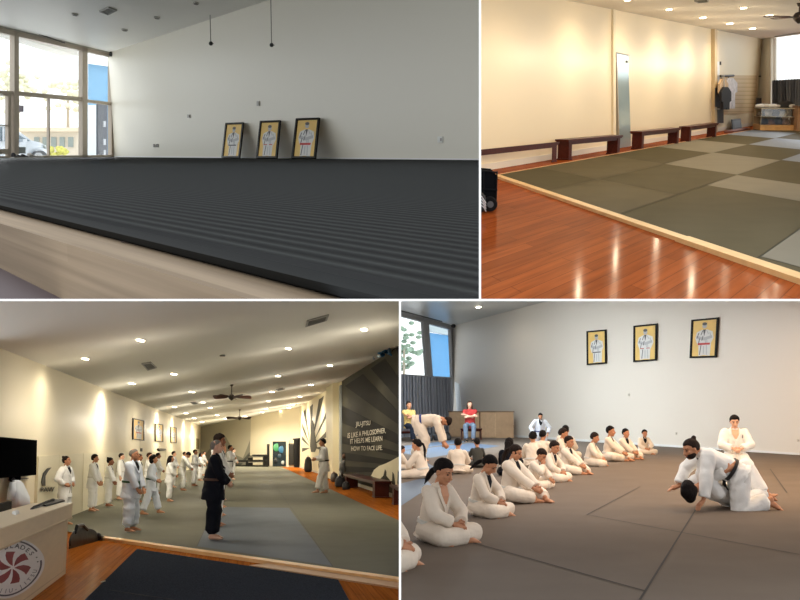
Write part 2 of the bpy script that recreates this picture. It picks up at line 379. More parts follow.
    # ceiling: unlit downlights and vent
    for x, y, lab in ((75, 13.8, 'unlit round ceiling light nearest the shop window'), (157, 17, 'unlit round ceiling light before the vent, toward the wall'), (124.6, 29.3, 'unlit round ceiling light closest to the window corner'), (196, 2.4, 'unlit round ceiling light at the top edge of the upper left view')):
        p = ceil(x, y); th = Thing(R, 'ceiling_light', lab, 'light', p, 0, 'unlit downlights in the upper left room')
        r = 2.8 / R.ppm(p); e = 1.1 / 3.2 * 1
        el = lambda k, z: [V((r * k * math.cos(a), r * k * 2.2 * math.sin(a), z)) for a in [i * math.pi / 8 for i in range(16)]]
        th.part('trim_ring', B().loft([el(1, -.03), el(1, 0)]), mat('ring grey', (170, 168, 160), .4)); th.part('lamp_disc', B().loft([el(.72, -.04), el(.72, -.02)]), mat('dark lens', (70, 68, 64), .4))
    q = [ceil(99, 10.5), ceil(108, 6.5), ceil(117, 9.5), ceil(108, 14)]
    vent(R, q, 'dark square ceiling vent near the shop window', 'ceiling_vent')
    for x, y in ():
        pass
    # leaning posters
    for x0t, x1t, yt, x0b, x1b, yb, n, lab in ((226.5, 244.5, 123.5, 222.5, 240.5, 157.2, 0, 'leftmost and smallest framed picture of a folded-arm fighter leaning on the wall'), (261, 281.5, 121.5, 257, 277.8, 157.6, 1, 'middle one of the three framed fighter pictures leaning on the wall'), (297, 320.5, 119, 292.5, 316.5, 158, 2, 'rightmost framed picture with red belt leaning on the wall')):
        A = R.fl(x0b, yb); 
        A = WB.p(x0b, 157, .45); A.z = 0; Bp = WB.p(x1b, 157, .45); Bp.z = 0
        n_ = WB.n
        zt = R._z(WB.p(x0t, 130, .08), yt); zt2 = R._z(WB.p(x1t, 130, .08), yt + (-.6))
        P00, P10 = A, Bp; P01 = WB.p(x0t, yt, .08); P11 = WB.p(x1t, yt - .7, .08)
        poster(R, [P00, P10, P11, P01], lab, n, 'framed fighter pictures leaning on the back wall')
    # outdoors seen through the glass
    out = lambda x, y, d: WL.p(x, y, -d)
    g = B(); zg = -.25
    g.face(V((-75, 25, zg)), V((-9.6, 25, zg)) , WL.A + V((-.3, .3, zg)), V((WL.A.x - .3, 62, zg)), V((-75, 62, zg)))
    struct(R, 'floor', g, mat('pavement outside', (225, 222, 216), .8))
    # low building across the street
    def obox(x0, y0, x1, y1, d, dp): 
        p = [R.dep(x0, y0, d), R.dep(x1, y0, d), R.dep(x1, y1, d), R.dep(x0, y1, d)]; b = B(); b.prism(p, V((0, dp, 0))); return b
    t = Thing(R, 'building', 'low beige building with windows across the street', 'building', R.dep(50, 157, 55))
    t.part('wall', obox(8, 131, 78, 156, 55, 4), mat('stucco beige', (230, 218, 200), .8), room=True)
    t.part('roof', obox(6, 127.5, 79, 131.5, 54.6, 5), mat('roof pale', (236, 220, 196), .8), room=True)
    for i in range(5): t.part('window', obox(34 + i * 8.5, 137, 39 + i * 8.5, 147, 54.9, .1), mat('far glass', (150, 160, 156), .3), room=True)
    b = B(); c = R.dep(57, 149, 50)
    for i in range(26): b.ell(c + V((rnd.uniform(-.55, .55), rnd.uniform(-.3, .3), rnd.uniform(-.3, .05))), (.14, .14, .11), seg=7, ring=5)
    single(R, 'hedge', b, mat('hedge yellow', (214, 210, 110), .8, noise_amt=.2), 'yellow green low hedge beyond the street window', 'hedge', base=center(b), smooth=True)
    for j, (x, y, s, lab) in enumerate(((8, 86, 1.5, 'pale sunlit tree behind the left window post'), (68, 94, 1.2, 'pale sunlit tree behind the middle of the shop window'), (18, 84, .8, 'small sunlit bush top beside the left window post'))):
        t = Thing(R, 'tree', lab, 'tree', R.dep(x, 157, 58), 0, 'trees across the street'); b = B(); c = R.dep(x, y, 58)
        for i in range(40): b.ell(c + V((rnd.gauss(0, .45) * s, rnd.gauss(0, .4), rnd.gauss(0, .35) * s)), (.2, .2, .14), seg=6, ring=5)
        t.part('foliage', b, mat('leaf pale', (240, 238, 214), .9, noise_amt=.08, nscale=3), room=True, smooth=True)
        t.part('trunk', B().cyl(R.dep(x, 157, 58), c, .12, .06), mat('bark', (190, 176, 156), .8), room=True)
    # blue building at the right pane
    t = Thing(R, 'building', 'bright blue building wing at the right pane', 'building', out(98, 157, 2))
    b = B(); b.prism([out(88, 60, 2.5), out(122, 66, 2.5), out(122, 158, 2.5), out(88, 158, 2.5)], (out(100, 100, 3.5) - R.O) * .04); t.part('wall', b, mat('blue stucco', (92, 142, 176), .7), room=True)
    b = B(); b.prism([out(84, 63, 2.4), out(120, 68, 2.4), out(120, 54, 2.4), out(84, 46, 2.4)], (out(100, 55, 3.5) - R.O) * .04); t.part('soffit', b, mat('soffit white', (225, 225, 220), .7), room=True)
    b = B(); b.prism([out(86, 105, 2.2), out(97, 105, 2.2), out(97, 158, 2.2), out(86, 158, 2.2)], -WL.n * .1); t.part('pillar', b, mat('pillar pale', (196, 206, 214), .7), room=True)
    t = Thing(R, 'metal_gate', 'dark metal gate panel behind the right pane', 'gate', out(102, 157, 1))
    b = B(); b.prism([out(98, 104, 1), out(107.5, 104, 1), out(107.5, 157, 1), out(98, 157, 1)], -WL.n * .06); t.part('panel', b, mat('gate dark', (52, 58, 70), .5), room=True)
    for y in (121, 139, 150):
        b = B(); b.prism([out(103, y, .9), out(105, y, .9), out(105, y + 6, .9), out(103, y + 6, .9)], WL.n * .03); t.part('latch', b, mat('steel', (170, 172, 176), .4, metal=.6), room=True)
    # dark frame outside the main pane (overhang)
    b = B(); b.prism([out(14, 31, 1.2), out(78, 48, 1.2), out(78, 56, 1.2), out(14, 36, 1.2)], -WL.n * .5); struct(R, 'trim_3', b, mat('overhang', (200, 196, 188), .7))
    car(R, out)

def glass_mat():
    if 'pane glass' in MATS: return MATS['pane glass']
    m = bpy.data.materials.new('pane glass'); m.use_nodes = True; nt = m.node_tree
    for n in list(nt.nodes): nt.nodes.remove(n)
    o = nt.nodes.new('ShaderNodeOutputMaterial'); mx = nt.nodes.new('ShaderNodeMixShader'); t = nt.nodes.new('ShaderNodeBsdfTransparent'); g = nt.nodes.new('ShaderNodeBsdfGlossy')
    g.inputs['Roughness'].default_value = .02; mx.inputs[0].default_value = .06; t.inputs[0].default_value = (.97, .98, .98, 1)
    nt.links.new(t.outputs[0], mx.inputs[1]); nt.links.new(g.outputs[0], mx.inputs[2]); nt.links.new(mx.outputs[0], o.inputs[0])
    MATS['pane glass'] = m; return m

def vent(R, q, lab, name='ceiling_vent', n=5, dark=(60, 60, 58), group=None):
    c = sum(q, V((0, 0, 0))) / 4; t = Thing(R, name, lab, 'vent', c, 0, group); dn = V((0, 0, -.03))
    b = B(); fr = lambda k: [c + (p - c) * k for p in q]
    o_, i_ = fr(1), fr(.82)
    for i in range(4): b.prism([o_[i], o_[(i + 1) % 4], i_[(i + 1) % 4], i_[i]], dn)
    t.part('frame', b, mat('vent frame', (140, 140, 134), .5), room=True)
    b = B(); b.prism(fr(.82), dn * .3); t.part('backing', b, mat('vent dark %d' % dark[0], dark, .7), room=True)
    b = B(); i_ = fr(.8)
    for k in range(n):
        a = (k + .3) / n; e = (k + .6) / n
        b.prism([i_[0].lerp(i_[3], a), i_[1].lerp(i_[2], a), i_[1].lerp(i_[2], e), i_[0].lerp(i_[3], e)], dn * .8)
    t.part('slats', b, mat('vent slat', (105, 105, 100), .5), room=True)

def poster(R, q, lab, n, group):
    """q: bottom-left, bottom-right, top-right, top-left of the outer frame (room points)"""
    c = (q[0] + q[1]) / 2; t = Thing(R, 'framed_picture', lab, 'picture', c, 0, group)
    nr = (q[1] - q[0]).cross(q[3] - q[0]).normalized()
    if nr.dot(R.O - c) < 0: nr = -nr
    Pt = lambda u, v, w=0: q[0].lerp(q[1], u).lerp(q[3].lerp(q[2], u), v) + nr * w
    th = .03; a = .07; bq = .045
    b = B()
    for (u0, v0, u1, v1) in ((0, 0, 1, bq), (0, 1 - bq, 1, 1), (0, bq, a, 1 - bq), (1 - a, bq, 1, 1 - bq)):
        b.prism([Pt(u0, v0), Pt(u1, v0), Pt(u1, v1), Pt(u0, v1)], nr * th)
    t.part('frame', b, mat('black frame', (24, 22, 20), .5, spec=.1), room=True)
    b = B(); b.prism([Pt(a, bq), Pt(1 - a, bq), Pt(1 - a, 1 - bq), Pt(a, 1 - bq)], nr * .008)
    t.part('print', b, mat('ochre print', (226, 190, 112), .6, noise_amt=.08, nscale=3), room=True)
    def sh(poly, m, w0, nm, parent=None):
        b = B(); b.prism([Pt(u, v, w0) for u, v in poly], nr * .002); return t.part(nm, b, m, room=True)
    grey = mat('drawn grey', (178, 178, 180), .7); dk = mat('drawn dark', (92, 90, 92), .7); lt = mat('drawn light', (214, 213, 210), .7)
    circ = lambda cu, cv, ru, rv, k=14: [(cu + ru * math.cos(2 * math.pi * i / k), cv + rv * math.sin(2 * math.pi * i / k)) for i in range(k)]
    h = (.80, .80, .82)[n]; sx = (.03, -.02, .02)[n]
    sh([(.3 + sx, .05), (.5, .07), (.72 + sx, .05), (.74 + sx, .36), (.28 + sx, .36)], lt, .008, 'drawn_trousers')
    sh([(.26, .34), (.74, .34), (.84, .50), (.80, .66), (.60, .72), (.42, .72), (.22, .66), (.17, .50)], lt, .0085, 'drawn_jacket')
    sh([(.20, .50), (.50, .44), (.80, .50), (.78, .57), (.5, .52), (.22, .57)], grey, .0105, 'drawn_arms')
    sh([(.45, .72), (.5, .55), (.55, .72)], dk, .0106, 'drawn_collar')
    for (a0, b0, a1, b1) in ((.30, .36, .34, .5), (.62, .36, .60, .48), (.38, .58, .44, .7), (.66, .60, .58, .7), (.36, .08, .4, .33), (.62, .08, .6, .32), (.24, .52, .3, .64), (.76, .52, .7, .64), (.5, .1, .5, .3), (.42, .44, .46, .56), (.56, .38, .54, .5)):
        sh([(a0 - .014, b0), (a0 + .014, b0), (a1 + .014, b1), (a1 - .014, b1)], dk if a0 < .5 else grey, .0110, 'drawn_fold')
    sh(circ(.5, h, .085, .075), grey, .0105, 'drawn_head'); sh(circ(.5, h + .045, .088, .04), dk, .0125, 'drawn_hair')
    if n == 2: sh([(.28, .33), (.72, .33), (.73, .38), (.27, .38)], mat('drawn red', (186, 50, 46), .6), .0128, 'drawn_belt')
    elif n == 1: sh([(.29, .345), (.45, .345), (.45, .365), (.29, .365)], mat('drawn red', (186, 50, 46), .6), .0128, 'drawn_belt'); sh([(.55, .345), (.70, .345), (.70, .365), (.55, .365)], mat('drawn red', (186, 50, 46), .6), .0128, 'drawn_belt')
    else: sh([(.29, .34), (.71, .34), (.71, .37), (.29, .37)], dk, .0128, 'drawn_belt')

def car(R, out):
    # silhouette of the front of a parked car, extruded
    D = 2.2
    P = lambda x, y, d=0: out(x, y, D + d)
    t = Thing(R, 'car', 'white parked car seen through the shop window glass', 'car', P(25, 158))
    sil = [(-70, 157), (-70, 128), (-55, 124), (-20, 122), (5, 124.5), (14, 128.5), (22, 133.5), (31, 140.2), (40, 142.5), (46, 146), (49.5, 151), (50, 157)]
    wv = -V((0, 0, 0)); side = -(out(0, 150, 1) - out(0, 150, 0)).normalized()
    n = -WLn(R)
    b = B(); b.prism([P(x, y) for x, y in sil], n * 1.7); t.part('body', b, mat('car white', (206, 216, 228), .25, coat=.6), room=True)
    b = B(); b.prism([P(x, y, -.01) for x, y in ((-16, 125), (4, 127), (13, 131.5), (21, 136.5), (30, 141), (24, 141.6), (-16, 141))], -n * .02); t.part('side_window', b, mat('car glass', (92, 116, 134), .15), room=True)
    b = B(); b.prism([P(x, y, -.03) for x, y in ((2, 127), (3.6, 127), (3.6, 141.3), (2, 141.3))], -n * .02); t.part('pillar', b, mat('car white', (206, 216, 228), .25), room=True)
    c = P(38, 154.5, -.04); ax = (P(43, 154.5, -.04) - c); 
    b = B(); b.prism([P(38 + 6.5 * math.cos(a), 156 + 5.5 * math.sin(a), -.04) for a in [i * math.pi / 9 for i in range(18)]], -n * .08); t.part('wheel', b, mat('tyre', (70, 74, 80), .7), room=True)
    b = B(); b.prism([P(38 + 4 * math.cos(a), 156 + 3.4 * math.sin(a), -.13) for a in [i * math.pi / 9 for i in range(18)]], -n * .02); t.part('hubcap', b, mat('steel', (170, 172, 176), .4, metal=.6), room=True)
    b = B(); b.prism([P(19, 139, -.05), P(23, 139, -.05), P(23.5, 142, -.05), P(19, 142, -.05)], -n * .12); t.part('door_mirror', b, mat('car white', (206, 216, 228), .25), room=True)
    b = B(); b.prism([P(43, 145, -.02), P(47.5, 147.5, -.02), P(48, 149.5, -.02), P(43.5, 148, -.02)], -n * .02); t.part('headlight', b, mat('far glass', (150, 160, 156), .3), room=True)
def WLn(R):
    Hc = R.dep(112, 53, 30).z; c = lambda x, y: R.on(x, y, V((0, 0, Hc)), V((0, 0, 1)))
    return Wall(R, c(112, 53), c(0, 26)).n
room1()
# ================================================================== UPPER RIGHT ROOM
def bench(R, p0, p1, top0, top1, back, lab, group, legw=.05, thick=.17, z0=-.03):
    """slab-leg bench: floor points of its front, rows of its seat top at both ends, depth vector to the wall"""
    a, c = V(p0), V(p1); u = c - a; h0 = R._z(a, top0) - z0; h1 = R._z(c, top1) - z0; h = (h0 + h1) / 2
    t = Thing(R, 'bench', lab, 'bench', (a + c) / 2, 0, group)
    m = mat('mahogany', (70, 28, 20), .35, spec=.15, noise_amt=.3, nscale=5, stretch=(6, 1.2, 6))
    bk = back; b = B(); o = -u * .012 - bk * .06
    b.hexa(a + o + V((0, 0, h * .91)), u * 1.024, bk * 1.12, V((0, 0, h * .09)))
    t.part('seat', b, m, room=True)
    b = B(); b.hexa(a + u * .03 + bk * .1 + V((0, 0, h * (.91 - thick))), u * .94, bk * .8, V((0, 0, h * thick))); t.part('apron', b, m, room=True)
    b = B(); b.hexa(a + u * .0 - bk * .02 + V((0, 0, h * .85)), u * 1.0, bk * 1.04, V((0, 0, h * .06))); t.part('moulding', b, m, room=True)
    for q in (.02, 1 - .02 - legw):
        b = B(); b.hexa(a + u * q + bk * .04, u * legw, bk * .92, V((0, 0, h * .86)))
        b.hexa(a + u * (q - .008) + bk * .02, u * (legw + .016), bk * .96, V((0, 0, h * .07)))
        t.part('leg', b, m, room=True)
    return t

def downlight(R, p, r, power, col, lab, group, ey=1.6, on=None):
    t = Thing(R, 'ceiling_light', lab, 'light', p, 0, group)
    el = lambda k, z: [V((r * k * math.cos(a), r * k * ey * math.sin(a), z)) for a in [i * math.pi / 9 for i in range(18)]]
    t.part('trim_ring', B().loft([el(1.25, -.012), el(1.3, 0)]), mat('lamp ring', (225, 222, 214), .4))
    m = mat('lamp glow %s' % (on or 'warm'), (255, 240, 205), .5, emit=14)
    t.part('lamp_disc', B().loft([el(.95, -.03), el(.95, -.014)]), m)
    if power:
        l = bpy.data.lights.new('lamp', 'SPOT'); l.energy = power; l.spot_size = math.radians(170); l.spot_blend = .5; l.shadow_soft_size = .08; l.color = col
        l2 = bpy.data.lights.new('added_ceiling_fill', 'POINT'); l2.energy = power * (.4 if ey < 2.5 else .16); l2.shadow_soft_size = .01; l2.color = col  # extra unseen point light below the lamp, added to lift the ceiling
        o2 = bpy.data.objects.new('added_fill_point', l2); COL.objects.link(o2); o2.parent = t.o; o2.location = (0, 0, -1.1)
        o = bpy.data.objects.new('bulb', l); COL.objects.link(o); o.parent = t.o; o.location = (0, 0, -.14)
    return t

def fan(R, hub, rad, up_len, ang0, lab, nb=5, group=None, droop=0, tilt=.12, wdt=.17):
    t = Thing(R, 'ceiling_fan', lab, 'fan', hub, 0, group); k = rad / .75
    dk = mat('fan dark bronze', (44, 34, 28), .4); bl = mat('fan walnut', (70, 42, 30), .5, noise_amt=.2)
    t.part('rod', B().cyl((0, 0, .05 * k), (0, 0, up_len), .018 * k), dk); t.part('canopy', B().cyl((0, 0, up_len), (0, 0, up_len - .07 * k), .07 * k, .04 * k), dk)
    b = B(); rs = [(.03, .10), (.08, .08), (.115, .03), (.115, -.03), (.09, -.07), (.05, -.10), (.02, -.13)]
    b.loft([[V((q * k * math.cos(a), q * k * math.sin(a), z * k)) for a in [i * math.pi / 9 for i in range(18)]] for q, z in rs]); t.part('motor', b, dk, smooth=True)
    for i in range(nb):
        a = ang0 + i * 2 * math.pi / nb; d = V((math.cos(a), math.sin(a), 0)); s = V((-math.sin(a), math.cos(a), tilt)).normalized(); n = d.cross(s)
        b = B(); b.hexa(d * .1 * k - s * .02 * k - n * .006 * k, d * .14 * k, s * .04 * k, n * .012 * k); t.part('blade_iron', b, dk)
        b = B(); pr = [(.2, .045), (.3, .065), (.5, .08), (.68, .085), (.74, .06), (.75, .0)]
        poly = [d * q * k + s * w_ * k * wdt / .17 - V((0, 0, droop * q * q)) for q, w_ in pr] + [d * q * k - s * w_ * k * wdt / .17 - V((0, 0, droop * q * q)) for q, w_ in pr[::-1][1:]]
        b.prism(poly, n * .012 * k); t.part('blade', b, bl)
    return t

def room2():
    R = R2; cz = V((0, 0, 1))
    Hc = R.h + 1.725; ceil = lambda x, y: R.on(x, y, V((0, 0, Hc)), cz)
    A = ceil(555, 0); Cn = ceil(755, 38.5); base = R.fl(757, 124.5)
    base = R.dep(756, 126, base.y); 
    WL = Wall(R, R.fl(555, 158.8, -.03), R.fl(756, 125, -.03)); far = WL.B.copy(); up = V((0, 0, Hc + .03))
    WL = Wall(R, R.fl(555, 158.8, -.03), far)
    mwall = mat('painted wall cream', (232, 216, 184), .4, spec=.55, bump=.08, bscale=2)
    mwall2 = mat('painted wall soft white', (240, 235, 222), .45)
    f0 = V((0, 0, -.03))
    near = WL.A - WL.u * 12
    b = B(); b.prism([near + f0, far + f0, far + up, near + up], -WL.n * .15); struct(R, 'wall_left', b, mwall)
    # far wall through the ceiling line (755,39)-(800,33)
    t0, t1 = ceil(755, 39), ceil(800, 32.5); uf = (t1 - t0).normalized(); far2 = far + uf * 14
    WF = Wall(R, far, far2)
    b = B()
    def wq(x0, y0, x1, y1): b.prism(rect(WF, x0, y0, x1, y1), -WF.n * .2)
    b.prism([far + up, WF.p(772, 10), WF.p(772, 140), far + f0], -WF.n * .2); b.prism([WF.p(772, 108), WF.p(880, 108), WF.p(880, 140), WF.p(772, 140)], -WF.n * .2)
    b.prism([WF.p(772, 36.5), WF.p(880, 22), WF.p(880, 0), WF.p(772, 0)], -WF.n * .2)
    b.v = [V((v.x, v.y, min(v.z, Hc))) for v in b.v]
    struct(R, 'wall_back', b, mwall2)
    b = B(); b.face(near + up, far + up, far2 + up, V((far2.x, near.y, Hc))); b.v = [V((v.x, v.y, Hc)) for v in b.v]
    struct(R, 'ceiling', b, mat('ceiling warm satin', (216, 210, 198), .7, spec=.25))
    # wood floor
    d1 = (R.fl(1004, 86) - R.fl(300, 400)).normalized(); 
    vp1 = R.ray(1005, 85.001); d1 = V((vp1.x, vp1.y, 0)).normalized(); vp2 = R.ray(130, 85.001); d2 = -V((vp2.x, vp2.y, 0)).normalized()
    O = R.fl(500, 174.5)
    mwood = planks('cherry laminate', ((150, 76, 36), (134, 66, 30), (96, 46, 22)), (d1.x, d1.y), (d2.x, d2.y), .22, 2.6, rough=.5, spec=0, coat=.14)
    b = B(); b.face(V((-3, 5, -.03)), V((9, 5, -.03)), V((22, 50, -.03)), far + f0, near + f0); struct(R, 'floor', b, mwood)
    # mats: rows along d1
    P = lambda a, c, z=0: O + d1 * a + d2 * c + V((0, 0, z))
    dark, light, mid = mat('mat olive dark', (82, 76, 58), .5, spec=0, coat=.1, crough=.4, noise_amt=.05, nscale=2), mat('mat grey light', (122, 117, 104), .45, spec=0, coat=.1, crough=.4, noise_amt=.04, nscale=2), mat('mat olive mid', (91, 84, 66), .5, spec=0, coat=.1, crough=.4, noise_amt=.05, nscale=2)
    blue = mat('mat grey window glare', (116, 122, 132), .4, spec=0, coat=.25, crough=.4)  # light mat colour of far tiles, bluish window glare put into it
    rows = [(0, 2.45, [(-.2, 1.75, 0), (1.75, 5.5, 2), (5.5, 9.2, 0), (9.2, 12.95, 1), (12.95, 16.6, 0), (16.6, 20.3, 3), (20.3, 22.6, 2)]),
            (2.45, 4.93, [(-1.2, 1.75, 2), (1.75, 5.5, 0), (5.5, 9.4, 1), (9.4, 13.1, 0), (13.1, 16.8, 3), (16.8, 20.5, 0), (20.5, 22.6, 3)]),
            (4.93, 7.82, [(-1.8, 3.4, 0), (3.4, 5.45, 1), (5.45, 9.5, 0), (9.5, 13.3, 3), (13.3, 17, 0), (17, 22.6, 3)]),
            (7.82, 10.9, [(-2, -.95, 0), (-.95, 3.6, 1), (3.6, 7.4, 0), (7.4, 11.2, 1), (11.2, 15, 0), (15, 22, 3)]),
            (10.9, 14, [(-3, 1.8, 0), (1.8, 7.4, 1), (7.4, 11.2, 0), (11.2, 15, 3), (15, 22, 0)])]
    s0, s1 = R.fl(498, 174.5), R.fl(800, 274.6); su = (s1 - s0).normalized(); Sline = lambda c: None
    sn = V((-su.y, su.x, 0)); sn = sn if sn.y > 0 else -sn
    b = B()
    for c0, c1, ts in rows:
        for a0, a1, k in ts:
            b.mat(k); g = .012
            # start of the row at the strip
            if a0 <= ts[0][0]:
                def cut(c):
                    # a where row line meets the strip
                    p = P(0, c) - s0; return (-(p.dot(sn)) / d1.dot(sn)) + .02
                q = [P(cut(c0), c0 + g), P(a1 - g, c0 + g), P(a1 - g, c1 - g), P(cut(c1), c1 - g)]
                if (q[3] - q[2]).dot(d1) > 0: q = [q[0], P(a1 - g, c0 + g), P(a1 - g, c0 + g + (c1 - c0) * .9)]
            else: q = [P(a0 + g, c0 + g), P(a1 - g, c0 + g), P(a1 - g, c1 - g), P(a0 + g, c1 - g)]
            b.face(*q)
    b.mat(4); b.face(P(-.1, 0, -.006), P(22.6, 0, -.006), P(22.6, 14, -.006), P(-4, 14, -.006))
    b.v = [v if (v - s0).dot(sn) > 0 else v - sn * (v - s0).dot(sn) for v in b.v]
    struct(R, 'trim_1', b, [dark, light, mid, blue, mat('mat seam', (66, 64, 52), .8)], 'checkered olive and grey tatami mats')
    strip = mat('pine strip', (204, 164, 108), .45, noise_amt=.1, nscale=5)
    b = B(); b.hexa(s0 - sn * .13 + f0, su * 7.35, sn * .13, V((0, 0, .04))); struct(R, 'trim_2', b, strip)
    j = s0 + su * 7.37 ; k = R.fl(608, 212); q = (k - s0).dot(su)
    struct(R, 'trim_3', B().hexa(s0 + su * 7.37 - sn * .15 + f0, su * 9, sn * .15, V((0, 0, .048))), strip)
    b = B(); b.hexa(P(0, -.06) + f0, d1 * 20.6, d2 * .05, V((0, 0, .036))); struct(R, 'trim_4', b, mat('pine strip thin', (206, 150, 98), .5))
    # baseboard and wall features
    b = B(); b.hexa(near + f0, far - near, WL.n * .02, V((0, 0, .12))); struct(R, 'baseboard_left', b, mat('baseboard white warm', (222, 214, 198), .5))
    b = B(); b.prism(rect(WL, 711.5, 20, 714, 140), WL.n * .12); b.v = [V((v.x, v.y, min(v.z, Hc - .002))) for v in b.v]; struct(R, 'trim_5', b, mat('post tan', (196, 176, 140), .5))
    b = B(); b.prism([WL.p(611.5, 5), WL.p(614, 5), WL.p(614, 148), WL.p(611.5, 148)], WL.n * .05); b.v = [V((v.x, v.y, min(v.z, Hc - .002))) for v in b.v]; struct(R, 'trim_6', b, mat('post pale', (226, 212, 182), .5))
    # standing mirror between the wall panels
    t = Thing(R, 'wall_mirror', 'tall narrow mirror reflecting bluish light between cream wall panels', 'mirror', WL.p(622, 152))
    b = B(); b.prism([WL.p(614.5, 52.5), WL.p(627, 55.5), WL.p(630, 150), WL.p(617.5, 152)], WL.n * .03)
    t.part('glass', b, mat('mirror bluish', (196, 218, 224), .15, metal=.55), room=True)  # bluish reflection partly put into the base colour
    b = B(); bar(b, WL, (614.3, 52), (617.2, 152), .9, .06); bar(b, WL, (614.3, 52.3), (627.3, 55.3), .8, .06); t.part('frame', b, mat('mirror edge', (150, 142, 126), .4), room=True)
    b = B(); b.prism([WL.p(624.5, 60.5), WL.p(626.5, 60.5), WL.p(626.5, 63), WL.p(624.5, 63)], WL.n * .05); t.part('clip', b, mat('dark slot', (50, 48, 46), .6), room=True)
    bk = -WL.n * .3; gp = 'dark wooden benches along the cream wall'
    off = WL.n * .36
    def bn(x0, y0, x1, y1, t0, t1, lab): a = R.fl(x0, y0 + 1.2, -.03); c = R.fl(x1, y1 + 1.0, -.03); dd = min((a - WL.A).dot(WL.n), (c - WL.A).dot(WL.n)); bench(R, a, c, t0 + .3, t1 + .3, -WL.n * (min(dd - .05, .30) / 1.12), lab, gp)
    bn(470, 172.2, 557, 160.6, 151.2, 140.8, 'dark wooden bench nearest the camera, cut by the left edge')
    bn(568, 159.2, 621, 153.2, 140.4, 133.8, 'second dark wooden bench, just left of the mirror')
    bn(641, 148.5, 679.5, 143.4, 131.6, 127.0, 'third dark wooden bench, just right of the mirror')
    bn(689, 141.6, 717, 136.6, 126.0, 122.6, 'farthest and smallest dark wooden bench beside the wall post')
    # shop corner past the post
    b = B(); b.prism([WL.p(714, 61.5), WL.p(719, 61.5), WL.p(719, 86), WL.p(714, 86)], WL.n * .02); t = Thing(R, 'wall_mirror', 'narrow bright mirror above the dark cabinet beside the wall post', 'mirror', WL.p(716, 86)); t.part('glass', b, mat('mirror bright', (235, 236, 236), .3), room=True)
    b = B(); b.prism([WL.p(719.2, 61.5), WL.p(719.8, 61.5), WL.p(719.8, 65), WL.p(719.2, 65)], WL.n * .05); t.part('clip', b, mat('dark slot', (50, 48, 46), .6), room=True)
    t = Thing(R, 'tall_cabinet', 'slim dark grey cabinet behind the wall post', 'cabinet', WL.p(717, 124))
    b = B(); b.prism(rect(WL, 713.5, 86, 720, 123), WL.n * .12); t.part('body', b, mat('cabinet charcoal', (62, 62, 64), .5), room=True)
    b = B(); b.prism(rect(WL, 714.4, 108.3, 719.6, 109.6, .12), WL.n * .01); t.part('shelf_edge', b, mat('shelf pale', (190, 184, 170), .5), room=True)
    b = B(); b.prism(rect(WL, 714.8, 88, 719.2, 107, .12), WL.n * .008); t.part('door', b, mat('cabinet door', (74, 76, 80), .4), room=True)
    t = Thing(R, 'slat_wall', 'tan slatwall display panel in the shop corner', 'slatwall', WL.p(738, 115))
    ms = mat('slat tan', (206, 178, 136), .5)
    b = B(); b.prism([WL.p(720.5, 75), WL.p(756, 75.5), WL.p(756, 112.5), WL.p(720.5, 114.8)], WL.n * .03); t.part('board', b, ms, room=True)
    for i in range(9):
        y = 78.5 + i * 4.1; b = B(); b.prism([WL.p(720.5, y, .03), WL.p(756, y - .1 * (i - 4) * .6, .03), WL.p(756, y + .7 - .1 * (i - 4) * .6, .03), WL.p(720.5, y + .8, .03)], WL.n * .004); t.part('groove', b, mat('slat groove', (184, 156, 118), .7), room=True)
    b = B(); b.prism([WL.p(720.3, 75), WL.p(721, 75), WL.p(721, 138), WL.p(720.3, 138)], WL.n * .04); b = B()
    # rail with clothes
    t = Thing(R, 'clothes_rail', 'black clothes rail with hanging garments on the slatwall', 'rail', WL.p(727, 77))
    b = B(); b.cyl(WL.p(720.5, 76, .22), WL.p(733.5, 75.6, .22), .035); t.part('bar', b, mat('rail black', (30, 28, 28), .4), room=True)
    for x in (721, 733): b = B(); b.cyl(WL.p(x, 75.8, .22), WL.p(x, 75.8, .02), .03); t.part('bracket', b, mat('rail black', (30, 28, 28), .4), room=True)
    def garment(x0, x1, y0, y1, m, lab, d=.2, slim=False):
        t = Thing(R, 'hanging_garment', lab, 'garment', WL.p((x0 + x1) / 2, y1, d), 0, 'garments on the shop rail'); xm = (x0 + x1) / 2; w_ = (x1 - x0) / 2
        b = B(); b.prism([WL.p(xm - w_ * .35, y0, d), WL.p(xm + w_ * .35, y0, d), WL.p(xm + w_, y0 + 5, d), WL.p(xm + w_, y0 + 14, d), WL.p(xm + w_ * .65, y0 + 15, d), WL.p(xm + w_ * .6, y1, d), WL.p(xm + w_ * .08, y1, d), WL.p(xm, y0 + 20, d), WL.p(xm - w_ * .08, y1, d), WL.p(xm - w_ * .6, y1, d), WL.p(xm - w_ * .65, y0 + 15, d), WL.p(xm - w_, y0 + 14, d), WL.p(xm - w_, y0 + 5, d)], WL.n * .08); t.part('cloth', b, m, room=True)
        b = B(); b.cyl(WL.p(xm, y0, d + .04), WL.p(xm, 75.6, d + .04), .02); t.part('hook', b, mat('steel', (170, 172, 176), .4, metal=.6), room=True)
    garment(722.5, 735, 78, 108.5, mat('print white cloth', (214, 208, 210), .7, noise_amt=.25, nscale=9), 'white printed gi hanging rightmost on the shop rail', .16)
    garment(717.5, 726, 79, 96, mat('tan cloth', (196, 170, 140), .8, noise_amt=.2), 'tan rash shirt hanging leftmost over the black suit', .2)
    garment(719, 729, 87, 109.5, mat('black cloth', (22, 22, 26), .7), 'black suit hanging in front on the shop rail', .3)
    t = Thing(R, 'picture', 'dark framed board leaning on the floor under the slatwall', 'picture', R.fl(736, 129.5, -.03))
    b = B(); q = [WL.p(731, 119.5, .1), WL.p(739.5, 118.5, .1), WL.p(740.8, 128.3, .3), WL.p(732, 129.6, .3)]; b.prism(q, WL.n * .04); t.part('panel', b, mat('panel dark', (52, 54, 62), .5), room=True)
